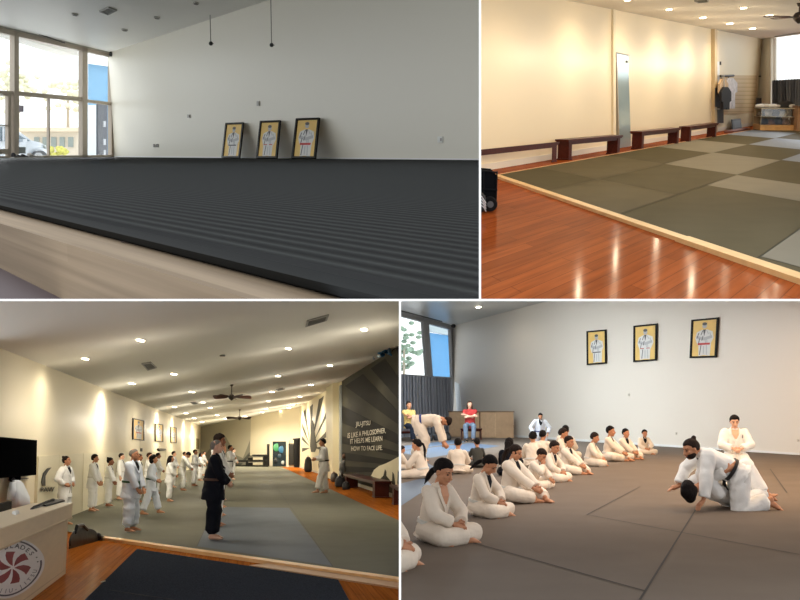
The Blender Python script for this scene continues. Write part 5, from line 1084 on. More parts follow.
def S_(x): return (V((-x[0], x[1], x[2])), V(x))     # mirrored pair: left, right
POSES = {
 'stand': dict(pel=(0, 0, .95), ank=S_((.12, 0, .08)), toe=S_((.25, 1, 0)), kn=S_((.2, 1, 0)), spine=(0, .02, 1), wr=S_((.26, .08, .82)), el=S_((.6, -1, 0)), hd=S_((-.1, .15, -1))),
 'stride': dict(pel=(0, 0, .92), ank=(V((-.2, .26, .08)), V((.2, -.2, .08))), toe=S_((.25, 1, 0)), kn=S_((.2, 1, 0)), spine=(0, .06, 1), wr=S_((.24, .18, .98)), el=S_((.8, -1, 0)), hd=S_((-.4, .8, -.4))),
 'front': dict(pel=(0, 0, .95), ank=S_((.12, 0, .08)), toe=S_((.25, 1, 0)), kn=S_((.2, 1, 0)), spine=(0, .03, 1), wr=S_((.07, .25, .98)), el=S_((1, -.4, -.2)), hd=S_((-.7, .5, -.4))),
 'akimbo': dict(pel=(0, 0, .95), ank=S_((.14, 0, .08)), toe=S_((.25, 1, 0)), kn=S_((.2, 1, 0)), spine=(0, .0, 1), wr=S_((.2, .1, 1.03)), el=S_((1, -.5, .1)), hd=S_((-.6, .7, -.3))),
 'low': dict(pel=(0, 0, .95), ank=S_((.14, .02, .08)), toe=S_((.25, 1, 0)), kn=S_((.2, 1, 0)), spine=(0, .05, 1), wr=S_((.16, .22, .88)), el=S_((.8, -.8, 0)), hd=S_((-.5, .5, -.7))),
 'bow': dict(pel=(0, 0, .92), ank=S_((.14, .05, .08)), toe=S_((.2, 1, 0)), kn=S_((.2, 1, 0)), spine=(0, .35, 1), wr=S_((.12, .42, .92)), el=S_((1, -.3, .1)), hd=S_((-.7, .4, -.5))),
 'sit': dict(pel=(0, 0, .13), ank=(V((.10, .36, .07)), V((-.12, .42, .07))), toe=(V((1, .5, -.1)), V((-1, .5, -.1))), kn=S_((1, .3, .02)), spine=(0, .22, 1), wr=S_((.07, .36, .22)), el=S_((1, -.3, .1)), hd=S_((-.5, .8, -.5))),
 'sitopen': dict(pel=(0, 0, .13), ank=(V((-.10, .56, .07)), V((.04, .44, .07))), toe=(V((.5, 1, .1)), V((-1, .7, 0))), kn=S_((1, .2, .12)), spine=(0, .10, 1), wr=S_((.06, .50, .17)), el=S_((1, -.2, .1)), hd=S_((-.5, .8, -.4))),
 'sitlean': dict(pel=(0, 0, .13), ank=(V((.12, .40, .07)), V((-.10, .36, .07))), toe=(V((1, .3, -.1)), V((-1, .3, -.1))), kn=S_((1, .3, .02)), spine=(0, .38, 1), wr=(V((-.1, .46, .2)), V((.05, .34, .52))), el=S_((.7, .3, -.6)), hd=(V((.3, .8, -.5)), V((-.2, -.1, 1)))),
 'seiza': dict(pel=(0, -.05, .24), ank=S_((.09, -.12, .06)), toe=S_((-.1, -1, -.1)), kn=S_((.5, 1, .0)), spine=(0, .05, 1), wr=S_((.07, .24, .38)), el=S_((1, -.3, 0)), hd=S_((-.6, .7, -.4)), seiza=1),
 'kneelup': dict(pel=(0, 0, .50), ank=S_((.12, -.38, .07)), toe=S_((0, -1, -.2)), kn=S_((.2, 1, .0)), spine=(0, .16, 1), wr=S_((.26, .18, .50)), el=S_((1, -.3, .1)), hd=S_((-.2, .5, -1))),
 'chair': dict(pel=(0, 0, .52), ank=S_((.11, .44, .08)), toe=S_((.2, 1, 0)), kn=S_((.1, .3, 1)), spine=(0, -.04, 1), wr=(V((.14, .2, .86)), V((-.10, .25, .82))), el=S_((1, 0, -.4)), hd=(V((1, .1, 0)), V((-1, .2, 0)))),
 'floorbend': dict(pel=(0, 0, .86), ank=S_((.16, .0, .08)), toe=S_((.2, 1, 0)), kn=S_((.1, 1, .1)), spine=(0, 1, .12), wr=S_((.16, .62, .30)), el=S_((1, .2, .1)), hd=S_((-.2, .6, -.8))),
}

def person(R, label, foot, ytop, pose, yaw, top='white', pants=None, belt='white', hair='short', hc='black', sk='tan', under='black', kid=False,
           hp=0.0, hy=0.0, group=None, seed=0, tails=True, skirt=None, z0=0.0, scale=None, mod=None, sleeve=1.0, jeanslike=False, gi=True, patch=False, fat=None, beard=False, base=None, roll=0.0, barefoot=True, footpx=None):
    fat = fat or (1.12 if gi else 1.0)
    P = dict(POSES[pose] if isinstance(pose, str) else pose)
    if mod: P.update(mod)
    pants = pants or top
    pel = V(P['pel']); sd = V(P['spine']).normalized(); fr = V(P.get('front', (0, 1, 0))); fr = (fr - sd * fr.dot(sd)).normalized(); side = fr.cross(sd)   # +x for upright
    pup = V(P.get('pup', (0, 0, 1)))
    hs = 1.22 if kid else 1.04; st = .93 if kid else 1.0
    hipc = pel; sho = hipc + sd * .47; neck = sho + sd * .06
    # head
    ry, rp = math.radians(hy), math.radians(hp)
    hf = P.get('headdir')
    if hf is None: hf = (fr * math.cos(ry) - side * math.sin(ry)); base_up = (sd * .6 + V((0, 0, 1)) * .6).normalized() if P.get('upright', True) else sd
    else: hf = V(hf).normalized(); base_up = V(P.get('headup', (0, 0, 1)))
    hup = (base_up - hf * base_up.dot(hf)).normalized(); 
    if hf is not None: a_ = hf * math.cos(rp) - hup * math.sin(rp); hup = (hup * math.cos(rp) + hf * math.sin(rp)).normalized(); hf = a_.normalized()
    hsd = hf.cross(hup).normalized()
    hc_ = neck + (sd * .5 + hup * .5).normalized() * (.125 * hs) + hf * .025
    if 'head' in P: hc_ = V(P['head'])
    ztop = hc_.z + .125 * hs
    pb = V(base) if base is not None else R.fl(foot[0], foot[1], z0); ppm0 = R.ppm(pb)
    k = scale if scale else ((foot[1] - ytop) / ppm0) / ztop
    ppm = ppm0 * k
    T = Thing(R, 'person', label, 'person', pb, yaw - (90 if isinstance(pose, str) else 0), group)
    vb = .0085 if ppm > 60 else .011; vc = .012 if ppm > 60 else .016
    hsp = V(P.get('hipside', side)); 
    wid = .165 * fat * st
    hips = [hipc - hsp * .085, hipc + hsp * .085]; shs = [sho - side * wid - sd * .03, sho + side * wid - sd * .03]
    kn, an, el, wr = [], [], [], []
    for i in (0, 1):
        if P.get('seiza'):
            kk = hips[i] + V(((-.09, .09)[i], .41, -.16)); kn.append(kk); an.append(V(P['ank'][i]))
        else:
            a, b_ = ik(hips[i], V(P['ank'][i]), .43, .42, V(P['kn'][i])); kn.append(a); an.append(b_)
        a, b_ = ik(shs[i], V(P['wr'][i]), .285, .25, V(P['el'][i])); el.append(a); wr.append(b_)
    # ---- body, one surface
    b = B()
    def ringe(c, a_, bb, n=18, fwd=0): return [c + side * a_ * math.cos(q) + fr * (bb * math.sin(q) + fwd) for q in [2 * math.pi * j / n for j in range(n)]]
    b.loft([ringe(hipc - sd * .06, .12, .09), ringe(hipc + sd * .05, .135, .095), ringe(hipc + sd * .16, .12, .085), ringe(hipc + sd * .34, .145, .1), ringe(hipc + sd * .45, .13, .075), ringe(hipc + sd * .52, .06, .05)])
    b.tube([sho - sd * .02, neck + sd * .01, hc_ - hup * .03 * hs], [.06, .052, .05], 12)
    E = lambda dx, dy, dz: hc_ + (hsd * dx + hf * dy + hup * dz) * hs
    b.ell(E(0, -.012, .03), (.075 * hs, .095 * hs, .088 * hs), (hsd, hf, hup), 18, 12)
    b.ell(E(0, .02, -.035), (.058 * hs, .072 * hs, .075 * hs), (hsd, hf, hup), 16, 10)
    b.ell(E(0, .058, -.085), (.03 * hs, .028 * hs, .025 * hs), (hsd, hf, hup), 10, 8)
    b.tube([E(0, .086, .018), E(0, .106, -.022)], [.009 * hs, .015 * hs], 8); 
    b.ell(E(0, .088, -.052), (.024 * hs, .012 * hs, .01 * hs), (hsd, hf, hup), 10, 7)
    for s in (-1, 1):
        b.ell(E(s * .076, -.005, -.01), (.009 * hs, .018 * hs, .03 * hs), (hsd, hf, hup), 8, 7); b.ell(E(s * .034, .07, .032), (.022 * hs, .012 * hs, .008 * hs), (hsd, hf, hup), 8, 6)
        b.ell(E(s * .04, .058, -.02), (.022 * hs, .02 * hs, .02 * hs), (hsd, hf, hup), 8, 6)
    for i in (0, 1):
        s = (-1, 1)[i]
        b.tube([shs[i], el[i], wr[i]], [.048, .038, .026], 12); b.tube([hips[i], kn[i], an[i] + V((0, 0, .01))], [.078, .055, .036], 12)
        # hand
        d = V(P['hd'][i]).normalized(); lat = d.cross(V(P.get('palm', ((1, 0, 0), (-1, 0, 0)))[i])); lat = lat.normalized() if lat.length > .1 else d.orthogonal().normalized(); pn = d.cross(lat).normalized()
        if pn.dot(V(P.get('palm', ((1, 0, 0), (-1, 0, 0)))[i])) < 0: pn = -pn
        hsz = 1.0
        b.tube([wr[i], wr[i] + d * .075], [.027, .036], 10, flat=.9); pc = wr[i] + d * .045; b.ell(pc, (.042, .055, .02), (lat, d, pn), 12, 8)
        tl = lat if (lat.dot(hf) > 0 or True) else -lat
        tl = lat * (1 if lat.dot(fr + V((0, 0, .3))) > 0 else -1)
        for q, (o_, ln) in enumerate(((-.031, .062), (-.0105, .074), (.0105, .08), (.031, .07))):
            r0 = wr[i] + d * .085 - tl * (-o_) ; c1 = r0 + d * ln * .5 + pn * .004; c2 = r0 + d * ln * .85 + pn * .022
            b.tube([r0 - d * .02, c1, c2], [.0105, .0098, .0085], 8)
        b.tube([wr[i] + d * .025 + tl * .03, wr[i] + d * .055 + tl * .058 + pn * .008, wr[i] + d * .088 + tl * .062 + pn * .018], [.0125, .0115, .0095], 8)
        # foot
        td = V(P['toe'][i]).normalized(); fl_ = td.cross(V((0, 0, 1))); fl_ = fl_.normalized() if fl_.length > .1 else V((1, 0, 0)); fu = fl_.cross(td); 
        a = an[i]; b.tube([a, a - td * .03 - fu * .035], [.038, .036], 10); b.tube([a - td * .03 - fu * .04, a + td * .06 - fu * .04, a + td * .12 - fu * .052], [.034, .038, .028], 12)
        b.ell(a + td * .12 - fu * .055, (.044, .05, .022), (fl_, td, fu), 12, 8)
        for q in range(5):
            o_ = (-.034 + q * .017) * (1 if s > 0 else -1); ln = (.058, .056, .05, .044, .036)[q]; r0 = a + td * .14 - fu * .062 + fl_ * o_; b.tube([r0, r0 + td * ln * .6], [.013 if q == 0 else .0098] * 2, 8)
    b.v = [v * k for v in b.v]
    bodyo = T.part('body', None, None, me=(lambda m: (m.materials.append(skin(sk)), m)[1])(fuse(b, vb * k, 1)))
    # ---- trousers
    b = B(); skirt = skirt if skirt is not None else (1 if pose in ('stand', 'stride', 'front', 'akimbo', 'low', 'bow') else .25)
    tr = 1.0 if gi else .82
    b.loft([ringe(hipc - sd * .10, .10, .09), ringe(hipc - sd * .02, .165 * fat, .125 * fat), ringe(hipc + sd * .08, .16 * fat, .12 * fat), ringe(hipc + sd * .15, .13, .10)])
    for i in (0, 1):
        end = an[i] + (kn[i] - an[i]).normalized() * (.055 if gi else .02)
        mid = (hips[i] + kn[i]) / 2
        b.tube([hips[i], mid, kn[i]], [.115 * tr * fat, .112 * tr * fat, .098 * tr], 14); dsh = (end - kn[i]).normalized(); b.tube([kn[i], end - dsh * .07 * tr], [.098 * tr * fat, .09 * tr * fat], 14); b.tube([end - dsh * .09, end - dsh * .012], [.09 * tr * fat, .09 * tr * fat], 14, ends=False)
    b.v = [v * k for v in b.v]
    m_ = fuse(b, vc * k, 2, .006 * k if gi else .002, seed); m_.materials.append(cloth(pants)); T.part('trousers', None, None, me=m_)
    # ---- jacket
    prof = [(-.02, .172, .128), (.10, .168, .122), (.2, .165, .12), (.34, .182, .128), (.42, .172, .112), (.475, .13, .085), (.53, .075, .062)]
    def tor(t, ang, off=0):
        for j in range(len(prof) - 1):
            if t <= prof[j + 1][0] or j == len(prof) - 2:
                q = (t - prof[j][0]) / (prof[j + 1][0] - prof[j][0]); a_ = (prof[j][1] * (1 - q) + prof[j + 1][1] * q) * fat; bb = (prof[j][2] * (1 - q) + prof[j + 1][2] * q) * (fat if t < .3 else 1); break
        return hipc + sd * t + side * math.sin(ang) * (a_ + off) + fr * math.cos(ang) * (bb + off)
    b = B(); rings = []
    if skirt >= 1: dn = V((0, 0, -1)) if sd.z > .8 else -sd; rings += [[hipc + dn * q_ + side * a_ * fat * math.cos(q) + fr * (bb * fat * math.sin(q)) for q in [2 * math.pi * j / 18 for j in range(18)]] for q_, a_, bb in ((.25, .192, .155), (.2, .190, .152), (.1, .182, .142))]
    elif skirt > 0: rings += [[hipc - sd * q_ + side * a_ * fat * math.cos(q) + fr * (bb * fat * math.sin(q)) for q in [2 * math.pi * j / 18 for j in range(18)]] for q_, a_, bb in ((.08, .20, .16),)]
    rings += [[tor(t, math.pi / 2 - q) for q in [2 * math.pi * j / 18 for j in range(18)]] for t, _, _ in prof]
    b.loft(rings)
    sl = sleeve
    for i in (0, 1):
        d1_ = (el[i] - shs[i]); d2_ = (wr[i] - el[i]); b.ell(shs[i], (.085 * st, .085 * st, .085 * st), None, 12, 8)
        if sl > .55: e2 = el[i] + d2_ * min(1, (sl - .5) * 2) * .86; b.tube([shs[i], el[i]], [.09 * st, .08], 14); b.tube([el[i], e2 - d2_.normalized() * .02, e2], [.080, .074, .074], 14, ends=False); b.ell(el[i], (.078,) * 3, None, 10, 7)
        else: b.tube([shs[i], shs[i] + d1_ * sl * 1.8], [.078 * st, .062], 14)
    b.v = [v * k for v in b.v]
    m_ = fuse(b, vc * k, 2, .006 * k if gi else .002, seed + 9); m_.materials.append(cloth(top)); jk = T.part('jacket' if gi else 'shirt', None, None, me=m_)
    # ---- lapels, undershirt, belt
    def strip(path, wdt, off, th, n=14):
        """flat strip lying on the torso; path of (t, angle)"""
        pts = []
        for j in range(n + 1):
            q = j / n * (len(path) - 1); j0 = min(int(q), len(path) - 2); f = q - j0; t = path[j0][0] * (1 - f) + path[j0 + 1][0] * f; a_ = path[j0][1] * (1 - f) + path[j0 + 1][1] * f; pts.append((t, a_))
        b = B(); rows = []
        for j, (t, a_) in enumerate(pts):
            p = tor(t, a_, off); t2, a2 = pts[min(j + 1, n)]; t1, a1 = pts[max(j - 1, 0)]; d = (tor(t2, a2, off) - tor(t1, a1, off)).normalized(); nn = (side * math.sin(a_) + fr * math.cos(a_)).normalized(); s = d.cross(nn).normalized() * wdt / 2
            rows.append([p - s, p + s, p + s + nn * th, p - s + nn * th])
        return b.loft(rows)
    if gi:
        rd = math.radians
        vb_ = B(); pts = [tor(.545, rd(-60), .004), tor(.50, rd(-32), .008), tor(.42, rd(-18), .009), tor(.33, rd(-5), .009), tor(.33, rd(5), .009), tor(.42, rd(18), .009), tor(.50, rd(32), .008), tor(.545, rd(60), .004)]
        vb_.prism(pts, fr * .006) if False else vb_.add(pts + [p + fr * .008 for p in pts], [[0, 1, 6, 7], [1, 2, 5, 6], [2, 3, 4, 5], [8, 15, 14, 9], [9, 14, 13, 10], [10, 13, 12, 11]] + [[j, j + 8, (j + 1) % 8 + 8, (j + 1) % 8] for j in range(8)])
        vb_.v = [v * k for v in vb_.v]
        if ppm > 25: T.part('undershirt', vb_, cloth(under) if under in GI else skin(sk), parent=jk)
        lap = {'white': 'cream'}.get(top, top)
        for pth in ([(.555, rd(75)), (.50, rd(38)), (.40, rd(22)), (.28, rd(2)), (.15, rd(-16)), (-.0, rd(-24))], [(.555, rd(-75)), (.50, rd(-38)), (.40, rd(-22)), (.28, rd(-2)), (.16, rd(8))]):
            s_ = strip(pth, .036, .006, .013); s_.v = [v * k for v in s_.v]; T.part('lapel', s_, cloth(top), parent=jk)
        if patch: s_ = strip([(.40, rd(-48)), (.34, rd(-42))], .07, .008, .006, 3); s_.v = [v * k for v in s_.v]; T.part('chest_patch', s_, mat('patch grey', (120, 120, 130), .7), parent=jk)
    if belt:
        bm_ = mat('belt ' + belt, BELT[belt], .7, bump=.2, bscale=20)
        b = B(); rows = []
        tb = .10
        n = 26
        for j in range(n): 
            a_ = 2 * math.pi * j / n; p0_, p1_ = tor(tb - .02, a_, .004), tor(tb + .02, a_, .004); nn = (side * math.sin(a_) + fr * math.cos(a_)); rows.append([p0_ - nn * .01, p0_ + nn * .014, p1_ + nn * .014, p1_ - nn * .01])
        b.add([p for r_ in rows for p in r_], [[j * 4 + q, j * 4 + (q + 1) % 4, ((j + 1) % n) * 4 + (q + 1) % 4, ((j + 1) % n) * 4 + q] for j in range(n) for q in range(4)])
        b.v = [v * k for v in b.v]; bo = T.part('belt', b, bm_)
        kp = tor(tb, 0, .02); b = B(); b.ell(kp, (.034, .018, .024), (side, fr, sd), 10, 8); b.v = [v * k for v in b.v]; T.part('knot', b, bm_, parent=bo, smooth=True)
        for s in (-1, 1):
            dn = V((0, 0, -1)) if tails and sd.z > .6 and pel.z > .4 else (fr * .6 - sd * .5 + side * s * .4)
            ln = .24 if pel.z > .7 else .13
            b = B(); q1 = kp + side * s * .012; q2 = q1 + dn * ln * .5 + fr * .012 + side * s * .02; q3 = q1 + dn * ln + side * s * .035
            if pel.z < .4: q2.z = max(q2.z, .04); q3.z = max(q3.z, .03)
            b.tube([q1, q2, q3], [.02] * 3, 8, flat=.3, up=fr, ends=False); b.v = [v * k for v in b.v]; T.part('belt_end', b, bm_, parent=bo)
    # ---- hair, face
    hm = hairm(hc)
    def hfn(d):
        u, w = d.y, d.z
        pts = ((-1, -.85), (-.55, -.8), (-.25, -.55), (.05, -.2), (.28, -.02), (.45, .28), (.75, .46), (1, .48))
        for j in range(len(pts) - 1):
            if u <= pts[j + 1][0]: q = (u - pts[j][0]) / (pts[j + 1][0] - pts[j][0]); wm = pts[j][1] * (1 - q) + pts[j + 1][1] * q; break
        if hair in ('long', 'longfront') and u < .35: wm = -1
        q = min(1, max(0, (w - wm + .04) / .12)); big = {'crop': 1.0, 'mop': 1.16, 'curly': 1.2, 'long': 1.07}.get(hair, 1.05)
        if hair in ('mop', 'curly') and w > -.3: big *= 1 + .05 * math.sin(11 * d.x + 3) * math.sin(9 * d.z + 5 * d.y)
        if hair == 'short' and w > .4: big += .03
        return .88 + (big - .88) * q * q * (3 - 2 * q)
    b = B(); b.ell(E(0, -.014, .026), (.079 * hs, .100 * hs, .095 * hs), (hsd, hf, hup), 30, 22, hfn)
    if hair == 'bun': b.ell(E(0, -.09, .10), (.032 * hs,) * 3, None, 10, 8)
    if hair == 'pony': b.tube([E(0, -.10, .02), E(0, -.15, -.02), E(0, -.16, -.12), E(0, -.13, -.26), E(0, -.12, -.34)], [.024, .032, .034, .026, .010], 10)
    if hair == 'ponyside': b.tube([E(0, -.085, .0), E(0, -.125, -.05), E(0, -.15, -.12), E(0, -.165, -.21)], [.024, .034, .034, .012], 10)
    if hair == 'long': b.tube([E(0, -.06, 0), E(0, -.085, -.12), E(0, -.10, -.24), E(0, -.10, -.34)], [.075 * hs, .075, .065, .03], 14)
    if hair == 'long':
        for q in (-1, 1): b.tube([E(q * .068, .0, .03), E(q * .082, .0, -.05), E(q * .085, -.01, -.16)], [.022, .026, .016], 8)
    if hair == 'longfront': b.ell(E(0, -.01, .02), (.092 * hs, .115 * hs, .12 * hs), (hsd, hf, hup), 18, 12, lambda d: .86 if (d.y > .55 and d.z < .3) else 1.05); b.tube([E(0, -.05, .06), E(0, -.06, -.06)], [.085, .075], 12)
    if hair == 'curly': b.ell(E(0, -.05, -.03), (.088 * hs, .07 * hs, .09 * hs), (hsd, hf, hup), 16, 12, lambda d: 1.05 + .07 * math.sin(12 * d.x) * math.sin(10 * d.z))
    if hair == 'cap': b.tube([E(0, .05, .07), E(0, .13, .06)], [.05, .045], 10, flat=.2, up=hup)
    b.v = [v * k for v in b.v]
    m_ = fuse(b, (.009 if ppm > 50 else .013) * k, 1, .004 * k, seed + 3); m_.materials.append(hm); T.part('hair', None, None, me=m_)
    if beard:
        b = B(); b.ell(E(0, .03, -.058), (.058 * hs, .062 * hs, .05 * hs), (hsd, hf, hup), 14, 10, lambda d: 1.06 if d.z < .45 else .8); b.v = [v * k for v in b.v]; T.part('beard', b, hm, smooth=True)
    if ppm > 38:
        for s in (-1, 1):
            b = B(); b.ell(E(s * .031, .079, .008), (.014 * hs, .007 * hs, .007 * hs), (hsd, hf, hup), 10, 7); b.v = [v * k for v in b.v]; T.part('eye', b, mat('eye dark', (30, 22, 20), .2), smooth=True)
            b = B(); b.tube([E(s * .014, .083, .03), E(s * .048, .070, .032)], .0045 * hs, 6); b.v = [v * k for v in b.v]; T.part('eyebrow', b, hm)
        b = B(); b.ell(E(0, .094, -.053), (.021 * hs, .006 * hs, .005 * hs), (hsd, hf, hup), 10, 6); b.v = [v * k for v in b.v]; T.part('mouth', b, mat('lips', (160, 88, 78), .5), smooth=True)
    if not barefoot:
        for i in (0, 1):
            a = an[i]; td = V(P['toe'][i]).normalized(); b = B(); b.tube([a - td * .04 - V((0, 0, .035)), a + td * .08 - V((0, 0, .04)), a + td * .16 - V((0, 0, .05))], [.045, .05, .036], 12); b.v = [v * k for v in b.v]; T.part('shoe', b, mat('shoe black', (30, 30, 32), .6), smooth=True)
    return T
def cast3():
    R = R3; g = 'students lined up on the left of the lower left room'; g2 = 'students in the middle column of the lower left room'
    person(R, 'dark haired woman with hands on hips by the padded wall logo', (63, 526), 456.5, 'akimbo', -10, hair='bun', hc='dark', belt='greywhite', group=g, seed=1, kid=False, hp=-6)
    person(R, 'curly haired student in front of the wall pads, second from the desk', (91, 512), 455.0, 'low', 0, hair='mop', hc='dark', belt='white', group=g, seed=2, sk='tan')
    person(R, 'small dark haired girl standing third from the desk', (107, 507), 458, 'low', 5, hair='bun', hc='black', belt='white', group=g, seed=3, kid=True, sk='brown')
    person(R, 'young man half hidden behind the grey haired man', (119, 500), 453.5, 'stand', 0, hair='short', hc='dark', belt='white', group=g, seed=4, sk='fair')
    person(R, 'grey haired heavy man with dark green belt standing nearest on the left', (129, 532.5), 449.5, 'low', -8, top='bluewhite', hair='crop', hc='grey', belt='green', group=g, seed=5, fat=1.32, hp=-4)
    person(R, 'student behind the grey haired man showing only face and chest', (137, 503), 454.5, 'stand', 0, hair='mop', hc='dark', belt='white', group=g, seed=6, sk='brown')
    person(R, 'curly haired woman with green belt and wide stance', (149.5, 515), 455.5, 'stride', 12, top='bluewhite', hair='curly', hc='black', belt='green', group=g, seed=7, under='black')
    person(R, 'student with brown hair behind the green belted woman', (147, 500), 453, 'front', 5, hair='short', hc='brown', belt='white', group=g, seed=8, sk='fair')
    person(R, 'woman with long dark hair and white belt left of the bowing student', (168.5, 502), 456, 'front', 10, hair='long', hc='black', belt='white', group=g, seed=9)
    person(R, 'student behind the long haired woman, left side', (156, 494), 453.3, 'front', 5, hair='short', hc='dark', belt='white', group=g, seed=10, sk='brown')
    person(R, 'tall fair student behind the long haired woman', (172, 488), 451.5, 'front', -5, hair='short', hc='dark', belt='white', group=g, seed=11, sk='fair')
    person(R, 'student bowing the head forward in the left line', (181, 490.5), 452.5, 'bow', 5, hair='mop', hc='black', belt='white', group=g, seed=12, hp=30)
    person(R, 'student standing behind the bowing one', (183, 482), 452, 'front', 0, hair='short', hc='dark', belt='white', group=g, seed=13)
    person(R, 'tall dark haired student with folded hands right of the bowing one', (193.5, 486.5), 449.8, 'front', -5, hair='short', hc='black', belt='greywhite', group=g, seed=14, sk='brown')
    person(R, 'long haired student near the far end of the left line', (199.5, 481), 453, 'front', 0, hair='long', hc='black', belt='white', group=g, seed=15)
    person(R, 'far student at the end of the left line close to the back wall', (203, 476), 451.5, 'front', 0, hair='short', hc='dark', belt='white', group=g, seed=16, sk='fair')
    # middle column
    person(R, 'shaven headed older man in a black uniform standing in front', (212, 540.5), 440.5, 'front', 8, top='black', hair='crop', hc='grey', belt='brown', sk='fair', group=None, seed=20, fat=1.38, under='black', hp=-6)
    person(R, 'tall person with high dark hair right behind the man in black', (215, 527.5), 434.5, 'front', 0, top='white', hair='mop', hc='dark', belt='black', group=g2, seed=21, sk='brown', hp=5)
    person(R, 'student with white uniform second behind the man in black', (217, 517), 441, 'front', 0, hair='short', hc='dark', belt='black', group=g2, seed=22)
    person(R, 'student in black uniform third behind the man in black', (219, 508.5), 444.5, 'front', 0, top='black', hair='short', hc='black', belt='black', group=g2, seed=23, sk='tan')
    person(R, 'smaller student farther back in the middle column', (220, 501), 447, 'front', 0, top='black', hair='short', hc='brown', belt='white', group=g2, seed=24, sk='fair')
    person(R, 'dark haired student with black belt and raised hands in the column', (228.5, 486), 445.5, 'front', -5, hair='short', hc='black', belt='black', group=g2, seed=25, mod=dict(wr=S_((.06, .24, 1.2))))
    person(R, 'farthest student of the middle column, facing right', (232, 480), 448.5, 'front', 0, hair='short', hc='brown', belt='white', group=g2, seed=26, sk='pale')
    # instructor
    person(R, 'instructor with black belt facing the class from the right', (324, 493.5), 439, 'stride', 195, hair='short', hc='black', belt='black', sk='tan', seed=30, mod=dict(ank=(V((-.15, .24, .08)), V((.16, -.1, .08))), wr=S_((.1, .28, 1.08))), hp=2)
cast3()
def cast4():
    R = R4; g = 'seated students in the front row of the lower right room'; gb = 'students behind the front row'
    def p(*a, **k): return person(R, *a, under=k.pop('under', 'black'), **k)
    p('girl with low ponytail sitting nearest the camera on the left', (431, 541), 458.5, 'sit', -38, top='cream', hair='ponyside', hc='black', belt='white', kid=True, group=g, seed=41, hp=12, under='skin', hy=-5)
    p('girl with dark hair looking down, second in the front row', (478, 515.5), 455, 'sit', -30, top='cream', hair='ponyside', hc='black', belt='white', kid=True, group=g, seed=42, hp=28)
    p('young woman with black undershirt, third in the front row', (510, 501.5), 444.5, 'sitopen', -30, top='cream', hair='pony', hc='dark', belt='white', kid=False, group=g, seed=43, hp=18)
    p('boy resting his chin on his hand, fourth in the front row', (530, 488), 448.5, 'sitlean', -30, top='cream', hair='short', hc='dark', belt='white', kid=True, group=g, seed=44, hp=20)
    p('boy with short dark hair, fifth in the front row', (548, 481), 441, 'sit', -35, top='cream', hair='short', hc='dark', belt='white', kid=True, group=g, seed=45, hp=10)
    p('boy with black undershirt, sixth in the front row', (566, 474), 436, 'sitopen', -35, top='cream', hair='short', hc='dark', belt='white', kid=True, group=g, seed=46, hp=8)
    p('boy seen from the side, alone right of the sixth', (589, 466), 432.5, 'sit', -20, top='cream', hair='short', hc='dark', belt='white', kid=True, group=g, seed=47, hp=5)
    p('taller boy with thick black hair and outstretched foot, eighth in the row', (608, 461), 426, 'sitopen', -25, top='cream', hair='short', hc='black', belt='white', kid=True, group=g, seed=48)
    p('boy facing forward, ninth in the row', (624, 459), 428.5, 'sitopen', -50, top='cream', hair='short', hc='black', belt='white', kid=True, group=g, seed=49)
    p('smallest child at the far end of the seated row', (643, 454), 429.5, 'sit', -75, top='cream', hair='short', hc='black', belt='white', kid=True, group=g, seed=50)
    # behind
    p('child with bushy dark hair behind the fourth boy, left one', (533, 468), 432, 'sit', 80, top='cream', hair='mop', hc='black', belt='white', kid=True, group=gb, seed=51)
    p('child with dark hair behind the fifth boy, right one', (541, 464), 430.5, 'sit', 60, top='cream', hair='short', hc='black', belt='white', kid=True, group=gb, seed=52)
    p('child with bob hair just behind the sixth boy', (558, 462), 428.5, 'sit', -20, top='cream', hair='mop', hc='dark', belt='black', kid=True, group=gb, seed=53)
    p('taller child behind the sixth boy at the wall side', (565, 459), 425.5, 'sit', 70, top='cream', hair='short', hc='black', belt='white', kid=True, group=gb, seed=54)
    p('child with long black hair behind the young woman', (507, 476), 438, 'sit', 60, top='black', hair='long', hc='black', belt='white', kid=True, group=gb, seed=55)
    p('kneeling instructor with blue belt near the far wall', (540, 447), 413, 'kneelup', -85, top='bluewhite', hair='short', hc='black', belt='blue', sk='tan', seed=56, hp=12, skirt=.25)
    # left cluster
    p('girl with long ponytail seen from behind', (423, 478.5), 439, 'sit', 150, top='cream', hair='pony', hc='black', belt='white', kid=True, group=gb, seed=57)
    p('child seen from behind with dark strip across the shoulders', (458, 474), 438.5, 'sit', 85, top='cream', hair='short', hc='black', belt='white', kid=True, group=gb, seed=58)
    p('child in a dark grey shirt seen from behind', (478, 468), 438.5, 'sit', 95, top='dark', hair='short', hc='black', belt=None, kid=True, group=gb, seed=59, gi=False, sleeve=.4)
    p('adult with blue belt bending low over the mat', (417, 461), 0, 'floorbend', -8, top='cream', hair='short', hc='dark', belt='blue', seed=60, scale=1.08, skirt=.25, hp=35, mod=dict(ank=(V((-.16, -.12, .08)), V((.16, .1, .08)))))
    p('parent in a yellow top sitting on the bench at the left edge', (409, 442), 401.5, 'chair', -60, top='yellow', pants='darkjeans', gi=False, belt=None, hair='short', hc='dark', sleeve=.4, seed=61, barefoot=False)
    p('woman with crossed arms in a red top sitting by the storage box', (470, 441.5), 401, 'chair', -95, top='red', pants='jeans', gi=False, belt=None, hair='long', hc='brown', sleeve=.3, sk='fair', seed=62, barefoot=False)
    p('student at the left edge showing only a knee and foot', (368, 566), 0, 'sit', -15, top='cream', hair='short', hc='dark', belt='black', kid=True, group=g, seed=63, scale=.8)
    p('student lying low at the left edge beyond the ponytail girl', (398, 470), 446, 'sit', 20, top='cream', hair='short', hc='dark', belt='white', kid=True, group=gb, seed=64)
    p('young man kneeling upright watching at the right', (736, 468), 415.5, 'seiza', -100, top='white', hair='mop', hc='black', belt='white', sk='fair', seed=65, under='skin', patch=True, hp=15)
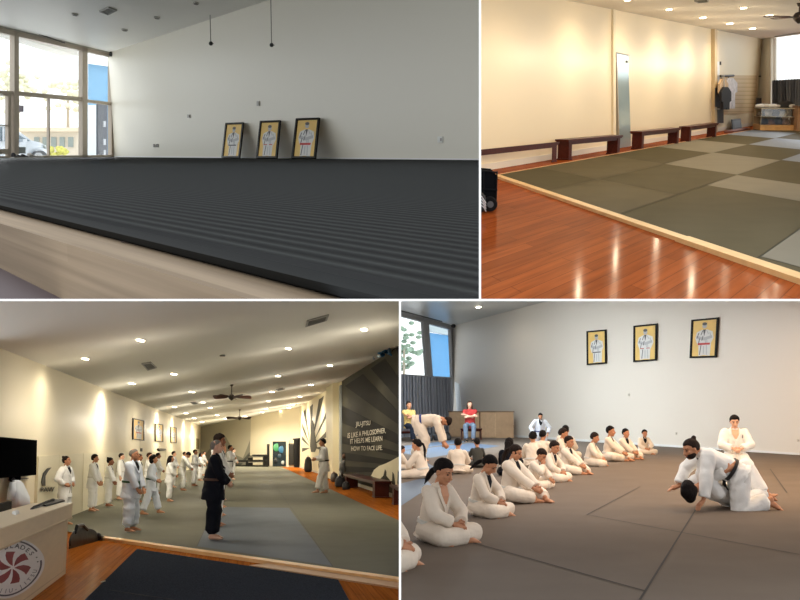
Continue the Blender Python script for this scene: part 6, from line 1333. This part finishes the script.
    # grapplers
    b0 = R.fl(720, 511); k = 1 / R.ppm(b0)
    def w_(x, y, d=0.0):  # point at pixel offset and depth d, in units local to the figure
        q = R.dep(x, y, b0.y + d); return q - b0
    pel = w_(738, 474, .15); sh = w_(706, 456, .2); sp = (sh - pel).normalized(); s = 1.02
    f = lambda v: V(v) / s
    P = dict(pel=f(pel), spine=sp, front=(-.35, 0, -1), ank=(f(w_(771, 500, .12)), f(w_(766, 491, .55))), toe=(V((1, -.05, -.45)), V((1, .1, -.4))), kn=(V((-.3, 0, -1)), V((-.3, 0, -1))),
             wr=(f(w_(703, 504, -.05)), f(w_(679, 486, .5))), el=(V((.3, -.6, .2)), V((-.2, .8, .2))), hd=(V((-.5, -.25, -.5)), V((-1, 0, -.3))), palm=((0, 0, -1), (0, 0, -1)), headdir=(-.9, -.25, -.38), headup=(-.2, 0, 1), hipside=V((0, 1, 0)))
    person(R, 'bearded man with hair bun and black belt pinning his partner on the mat', None, 0, P, 0, base=b0, scale=s, top='white', hair='bun', hc='dark', belt='black', sk='tan', seed=70, skirt=.25, tails=False, beard=True, mod=dict(head=f(w_(691, 449, .12))))
    pel = w_(727, 494, .55); sh = w_(696, 484, .15); sp = (sh - pel).normalized()
    P2 = dict(pel=f(pel), spine=sp, front=(0, -.35, 1), ank=(f(w_(764, 497, .5)), f(w_(762, 500, 1.0))), toe=(V((.7, .3, .4)), V((.7, .3, .4))), kn=(V((.1, .2, 1)), V((.2, .6, 1))),
              wr=(f(w_(729, 470, -.02)), f(w_(705, 455, .1))), el=(V((-.6, -.6, -.1)), V((-1, .3, .3))), hd=(V((.6, 0, .4)), V((.7, .1, .3))), palm=((0, 1, 0), (0, 0, -1)), headdir=(.25, .35, .9), headup=(-.5, -.8, -.1), hipside=V((0, -1, 0)))
    person(R, 'partner with long black hair lying underneath and holding on', None, 0, P2, 0, base=b0, scale=s, top='white', hair='longfront', hc='black', belt=None, sk='tan', seed=71, skirt=.25, mod=dict(head=f(w_(689.5, 490, -.12))))
cast4()
